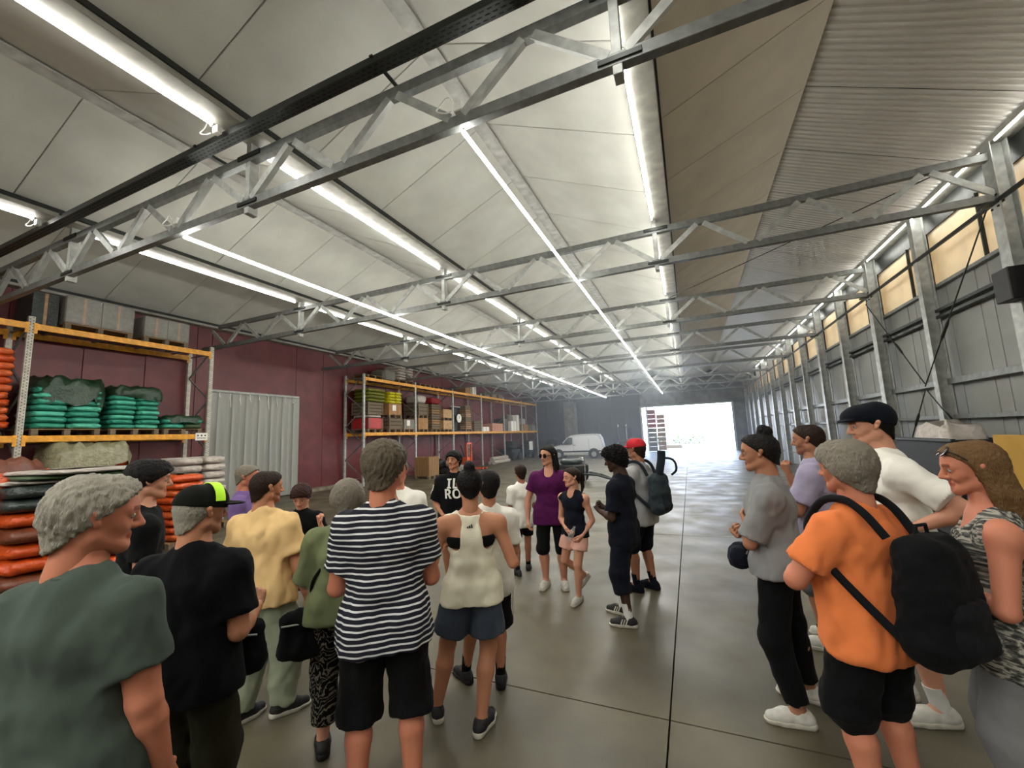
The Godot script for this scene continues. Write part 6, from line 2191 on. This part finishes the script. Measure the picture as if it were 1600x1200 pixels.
func floor_goods() -> void:
	van()
	# forklift beyond the van
	var fk := thing("forklift", "dark forklift truck parked between the van and the gateway", "forklift", W(-4.6, 0, 32.0), 0.25)
	part_box("body", Vector3(0, 0.65, 0), Vector3(1.0, 0.7, 1.8), M.dark_steel, fk, 0.08)
	part_box("counterweight", Vector3(0, 0.75, 0.95), Vector3(1.0, 0.8, 0.4), M.black, fk, 0.1)
	part_box("seat", Vector3(0, 1.1, 0.2), Vector3(0.5, 0.15, 0.5), M.black, fk, 0.04)
	part_box("roof", Vector3(0, 2.1, 0.1), Vector3(0.95, 0.05, 1.1), M.black, fk)
	for q in [[-0.44, -0.4], [0.44, -0.4], [-0.44, 0.6], [0.44, 0.6]]:
		part_box("roof_pillar", Vector3(q[0], 1.55, q[1]), Vector3(0.05, 1.1, 0.05), M.black, fk)
	for z in [-0.3, 0.3]:
		part_box("mast", Vector3(z, 1.2, -1.0), Vector3(0.09, 2.3, 0.12), M.chrome, fk)
		part_box("fork", Vector3(z, 0.12, -1.55), Vector3(0.12, 0.05, 1.1), M.dark_steel, fk)
	for q in [[-0.5, -0.6], [0.5, -0.6], [-0.5, 0.7], [0.5, 0.7]]:
		var wb := MB.new()
		wb.lathe([Vector2(0.05, -0.1), Vector2(0.26, -0.1), Vector2(0.3, -0.05), Vector2(0.3, 0.05), Vector2(0.26, 0.1), Vector2(0.05, 0.1)], Vector3(q[0], 0.3, q[1]), 18, Basis(Vector3(0, 0, 1), PI / 2))
		put("wheel", wb.mesh(), M.rubber, fk)
	# tow trailer frame on the floor behind the girl
	var tr := thing("trailer", "small dark tow trailer with a pointed drawbar on the floor", "trailer", W(-3.75, 0, 14.75), deg_to_rad(-35))
	var fb := MB.new()
	fb.tube([Vector3(0.1, 0.36, 0.35), Vector3(1.0, 0.34, 0.12), Vector3(1.75, 0.2, 0.0)], 0.035, 8)
	fb.tube([Vector3(0.1, 0.36, -0.35), Vector3(1.0, 0.34, -0.12), Vector3(1.75, 0.2, 0.0)], 0.035, 8)
	fb.tube([Vector3(0.9, 0.34, -0.15), Vector3(0.9, 0.34, 0.15)], 0.025, 8)
	fb.tube([Vector3(0.5, 0.35, -0.25), Vector3(0.5, 0.35, 0.25)], 0.025, 8)
	put("drawbar", fb.mesh(), M.dark_steel, tr)
	part_box("bed", Vector3(-0.45, 0.5, 0), Vector3(1.0, 0.3, 0.8), M.black, tr, 0.05)
	sack_stack("rubbish_bag", tr.transform * Vector3(-0.45, 0.652, 0), 0.7, 0.8, 1, 0.2, M.dark_bag, M.dark_bag, "dark bag lying in the small tow trailer", "bags in the tow trailer", 1)
	var jk := MB.new()
	jk.tube([Vector3(0.25, 0.0, 0.0), Vector3(0.25, 0.95, 0.0)], 0.025, 8)
	jk.tube([Vector3(0.25, 0.9, 0.0), Vector3(0.25, 0.9, 0.22)], 0.018, 8)
	put("jack", jk.mesh(), M.chrome, tr)
	for s in [-0.5, 0.5]:
		var wb := MB.new()
		wb.lathe([Vector2(0.04, -0.06), Vector2(0.2, -0.06), Vector2(0.25, -0.03), Vector2(0.25, 0.03), Vector2(0.2, 0.06), Vector2(0.04, 0.06)], Vector3(-0.4, 0.25, s), 18, Basis(Vector3.RIGHT, PI / 2))
		put("wheel", wb.mesh(), M.rubber, tr)
	# mustard panel and dark bin at the window wall
	var mp := thing("mustard_board", "mustard yellow board leaning near the window wall behind the knit-top woman", "board", W(3.5, 0, 5.9))
	part_box("sheet", Vector3(0, 0.78, 0), Vector3(0.05, 1.5, 2.5), M.mustard, mp, 0.006)
	for z in [-1.0, 1.0]:
		part_box("foot", Vector3(0, 0.02, z), Vector3(0.5, 0.04, 0.08), M.wood_grey, mp)
	var bi := thing("waste_bin", "dark open container beside the window wall, heaped with a pale sack", "container", W(3.62, 0, 8.45))
	part_box("wall_side", Vector3(-0.3, 0.78, 0), Vector3(0.05, 1.36, 1.66), M.black, bi, 0.01)
	part_box("wall_side", Vector3(0.3, 0.78, 0), Vector3(0.05, 1.36, 1.66), M.black, bi, 0.01)
	part_box("wall_end", Vector3(0, 0.78, 0.82), Vector3(0.56, 1.36, 0.05), M.black, bi, 0.01)
	part_box("wall_end", Vector3(0, 0.78, -0.82), Vector3(0.56, 1.36, 0.05), M.black, bi, 0.01)
	part_box("bottom", Vector3(0, 0.12, 0), Vector3(0.6, 0.05, 1.64), M.black, bi, 0.0)
	part_box("rim", Vector3(-0.33, 1.45, 0), Vector3(0.06, 0.05, 1.76), M.dark_steel, bi, 0.01)
	for q in [[-0.22, -0.7], [-0.22, 0.7], [0.22, -0.7], [0.22, 0.7]]:
		part_box("foot", Vector3(q[0], 0.05, q[1]), Vector3(0.1, 0.1, 0.1), M.dark_steel, bi)
	sack("woven_sack", W(3.62, 0.146, 8.45), Vector3(0.54, 1.5, 1.1), 0.0, M.white_bag, "pale sack heaped in the dark container", "")

func van() -> void:
	var v := thing("van", "small white panel van parked at the far end, nose to the racks", "van", W(-7.6, 0, 29.6), deg_to_rad(6))
	# side profile, nose towards -x
	var prof := [[-1.95, 0.36], [-1.98, 0.62], [-1.9, 0.80], [-1.6, 0.9], [-1.12, 1.0], [-0.62, 1.5], [-0.35, 1.66], [0.2, 1.72], [1.3, 1.72], [1.62, 1.66], [1.78, 1.4], [1.88, 0.9], [1.9, 0.5], [1.86, 0.36]]
	var b := MB.new()
	var rings := []
	for s in [[-0.80, 0.93], [-0.84, 0.97], [-0.84, 1.0], [0.84, 1.0], [0.84, 0.97], [0.80, 0.93]]:
		var ring := PackedVector3Array()
		for p in prof:
			var w := 1.0 - 0.14 * clampf((p[1] - 1.0) / 0.7, 0, 1)
			ring.append(Vector3(p[0] * (0.5 + 0.5 * s[1]), 0.3 + (p[1] - 0.3) * s[1], s[0] * w))
		rings.append(ring)
	for i in rings.size() - 1:
		for j in prof.size():
			var j2 := (j + 1) % prof.size()
			b.poly([rings[i][j], rings[i][j2], rings[i + 1][j2], rings[i + 1][j]], Vector3(0, 0.9, 0))
	b.poly(Array(rings[0]), Vector3(0, 0.9, 0))
	b.poly(Array(rings[5]), Vector3(0, 0.9, 0))
	put("body", b.mesh(), M.white_paint, v)
	for s in [1.0, -1.0]:
		var g := MB.new()
		var z: float = s * 0.795
		var zt: float = s * 0.735
		g.poly([Vector3(-1.0, 1.02, s * 0.835), Vector3(-0.25, 1.02, s * 0.835), Vector3(-0.25, 1.5, s * 0.775), Vector3(-0.58, 1.5, s * 0.775)], Vector3(0, 1.0, 0))
		put("side_window", g.mesh(), M.glass_dark, v)
		part_box("rub_strip", Vector3(0.1, 0.52, s * 0.845), Vector3(3.2, 0.1, 0.03), M.black, v, 0.01)
		part_box("sill", Vector3(0.05, 0.34, s * 0.82), Vector3(2.0, 0.14, 0.04), M.white_trim, v, 0.01)
		part_box("door_handle", Vector3(-0.12, 0.96, s * 0.85), Vector3(0.16, 0.04, 0.03), M.black, v)
		part_box("mirror", Vector3(-0.98, 1.08, s * 0.93), Vector3(0.12, 0.16, 0.16), M.black, v, 0.03)
		part_box("door_gap", Vector3(-0.2, 0.95, s * 0.842), Vector3(0.012, 0.9, 0.01), M.hole, v, 0.0)
		part_box("door_gap", Vector3(0.9, 1.0, s * 0.842), Vector3(0.012, 0.9, 0.01), M.hole, v, 0.0)
		for x in [-1.28, 1.22]:
			var wb := MB.new()
			wb.lathe([Vector2(0.03, -0.1), Vector2(0.27, -0.1), Vector2(0.31, -0.06), Vector2(0.31, 0.06), Vector2(0.27, 0.1), Vector2(0.03, 0.1)], Vector3(x, 0.31, s * 0.78), 22, Basis(Vector3.RIGHT, PI / 2))
			var w := put("wheel", wb.mesh(), M.rubber, v)
			var hb := MB.new()
			hb.lathe([Vector2(0.01, -0.01), Vector2(0.18, -0.01), Vector2(0.17, 0.012), Vector2(0.01, 0.02)], Vector3(x, 0.31, s * 0.885), 18, Basis(Vector3.RIGHT, PI / 2 * s))
			put("hubcap", hb.mesh(), M.galv, w)
			var ar := MB.new()
			ar.lathe([Vector2(0.31, -0.02), Vector2(0.38, -0.02), Vector2(0.38, 0.02), Vector2(0.31, 0.02)], Vector3(x, 0.34, s * 0.835), 22, Basis(Vector3.RIGHT, PI / 2))
			put("wheel_arch", ar.mesh(), M.black, v)
		part_box("headlamp", Vector3(-1.86, 0.8, s * 0.6), Vector3(0.16, 0.16, 0.3), M.chrome, v, 0.04)
	var ws := MB.new()
	ws.poly([Vector3(-1.13, 1.03, -0.66), Vector3(-1.13, 1.03, 0.66), Vector3(-0.63, 1.52, 0.6), Vector3(-0.63, 1.52, -0.6)], Vector3(0, 0.9, 0))
	var wso := put("windscreen", ws.mesh(), M.glass_dark, v)
	wso.position = Vector3(-0.012, 0.012, 0)
	part_box("front_bumper", Vector3(-1.96, 0.46, 0), Vector3(0.12, 0.26, 1.5), M.black, v, 0.05)
	part_box("rear_bumper", Vector3(1.88, 0.42, 0), Vector3(0.1, 0.24, 1.5), M.black, v, 0.04)

func outside() -> void:
	var yard := struct("ground", boxm(Vector3(90, 0.2, 70), 0.0), mat(Color(0.74, 0.73, 0.70), 0.9, 0.0, "stain", 0.3), "pale yard beyond the gateway")
	yard.position = W(0, -0.2, FRONT + 35.5)
	# stacks of crates beside the gateway
	var n := 0
	for st in [[-3.0, 38.0, 9, M.red_crate], [-2.35, 39.5, 8, M.wood]]:
		for k in st[2]:
			var c := crate(W(st[0], 0.0 + k * 0.4, st[1]), Vector3(0.62, 0.39, 0.9), 2, st[3] if (k > 4 or n > 0) else M.wood_grey, ("red crate on the outdoor stack at the gateway" if k > 4 else "grey wooden crate low in the outdoor stack at the gateway") if n == 0 else "wooden crate in the farther outdoor stack", ("red crates outside" if k > 4 else "grey crates outside") if n == 0 else "farther outdoor crate stack")
		n += 1
	var po := thing("steel_post", "pale steel post standing outside the gateway", "post", W(-3.35, 0, 37.6))
	part_box("shaft", Vector3(0, 2.1, 0), Vector3(0.12, 4.2, 0.12), M.white_trim, po)
	part_box("base_plate", Vector3(0, 0.01, 0), Vector3(0.3, 0.02, 0.3), M.steel, po)
	# hedge and bench of planks beyond
	var hb := MB.new()
	var f := FastNoiseLite.new()
	f.seed = 2
	f.frequency = 1.0
	var leaf := mat(Color(0.42, 0.52, 0.22), 0.8, 0.0, "grain", 2.0)
	for k in 900:
		var p := Vector3(rng.randf_range(-2.6, 2.6), rng.randf_range(0.1, 1.0), rng.randf_range(-0.5, 0.5))
		var d := Vector3(rng.randf_range(-1, 1), rng.randf_range(-0.3, 1), rng.randf_range(-1, 1)).normalized()
		var s := d.cross(Vector3.UP).normalized() * 0.07
		hb.poly([p, p + d * 0.1 + s, p + d * 0.22, p + d * 0.1 - s], p - Vector3(0, 1, 0))
	var hg := thing("hedge", "low sunlit green hedge far beyond the gateway", "hedge", W(-1.2, 0, 50.0))
	tag(put("foliage", hb.mesh(), leaf, hg), "", "", "", "stuff")
	var hb2 := MB.new()
	for k in 9:
		hb2.tube([Vector3(-2.4 + k * 0.6, 0, 0), Vector3(-2.4 + k * 0.6, 0.7, 0.05)], [0.04, 0.015], 6)
	put("stems", hb2.mesh(), M.wood_grey, hg)
	var ps := thing("plank_stack", "low stack of planks on the ground outside", "planks", W(-1.6, 0, 42.5))
	for k in 3:
		for j in 3:
			part_box("plank", Vector3(0, 0.06 + k * 0.11, -0.25 + j * 0.25), Vector3(1.6, 0.1, 0.22), M.wood_grey, ps)
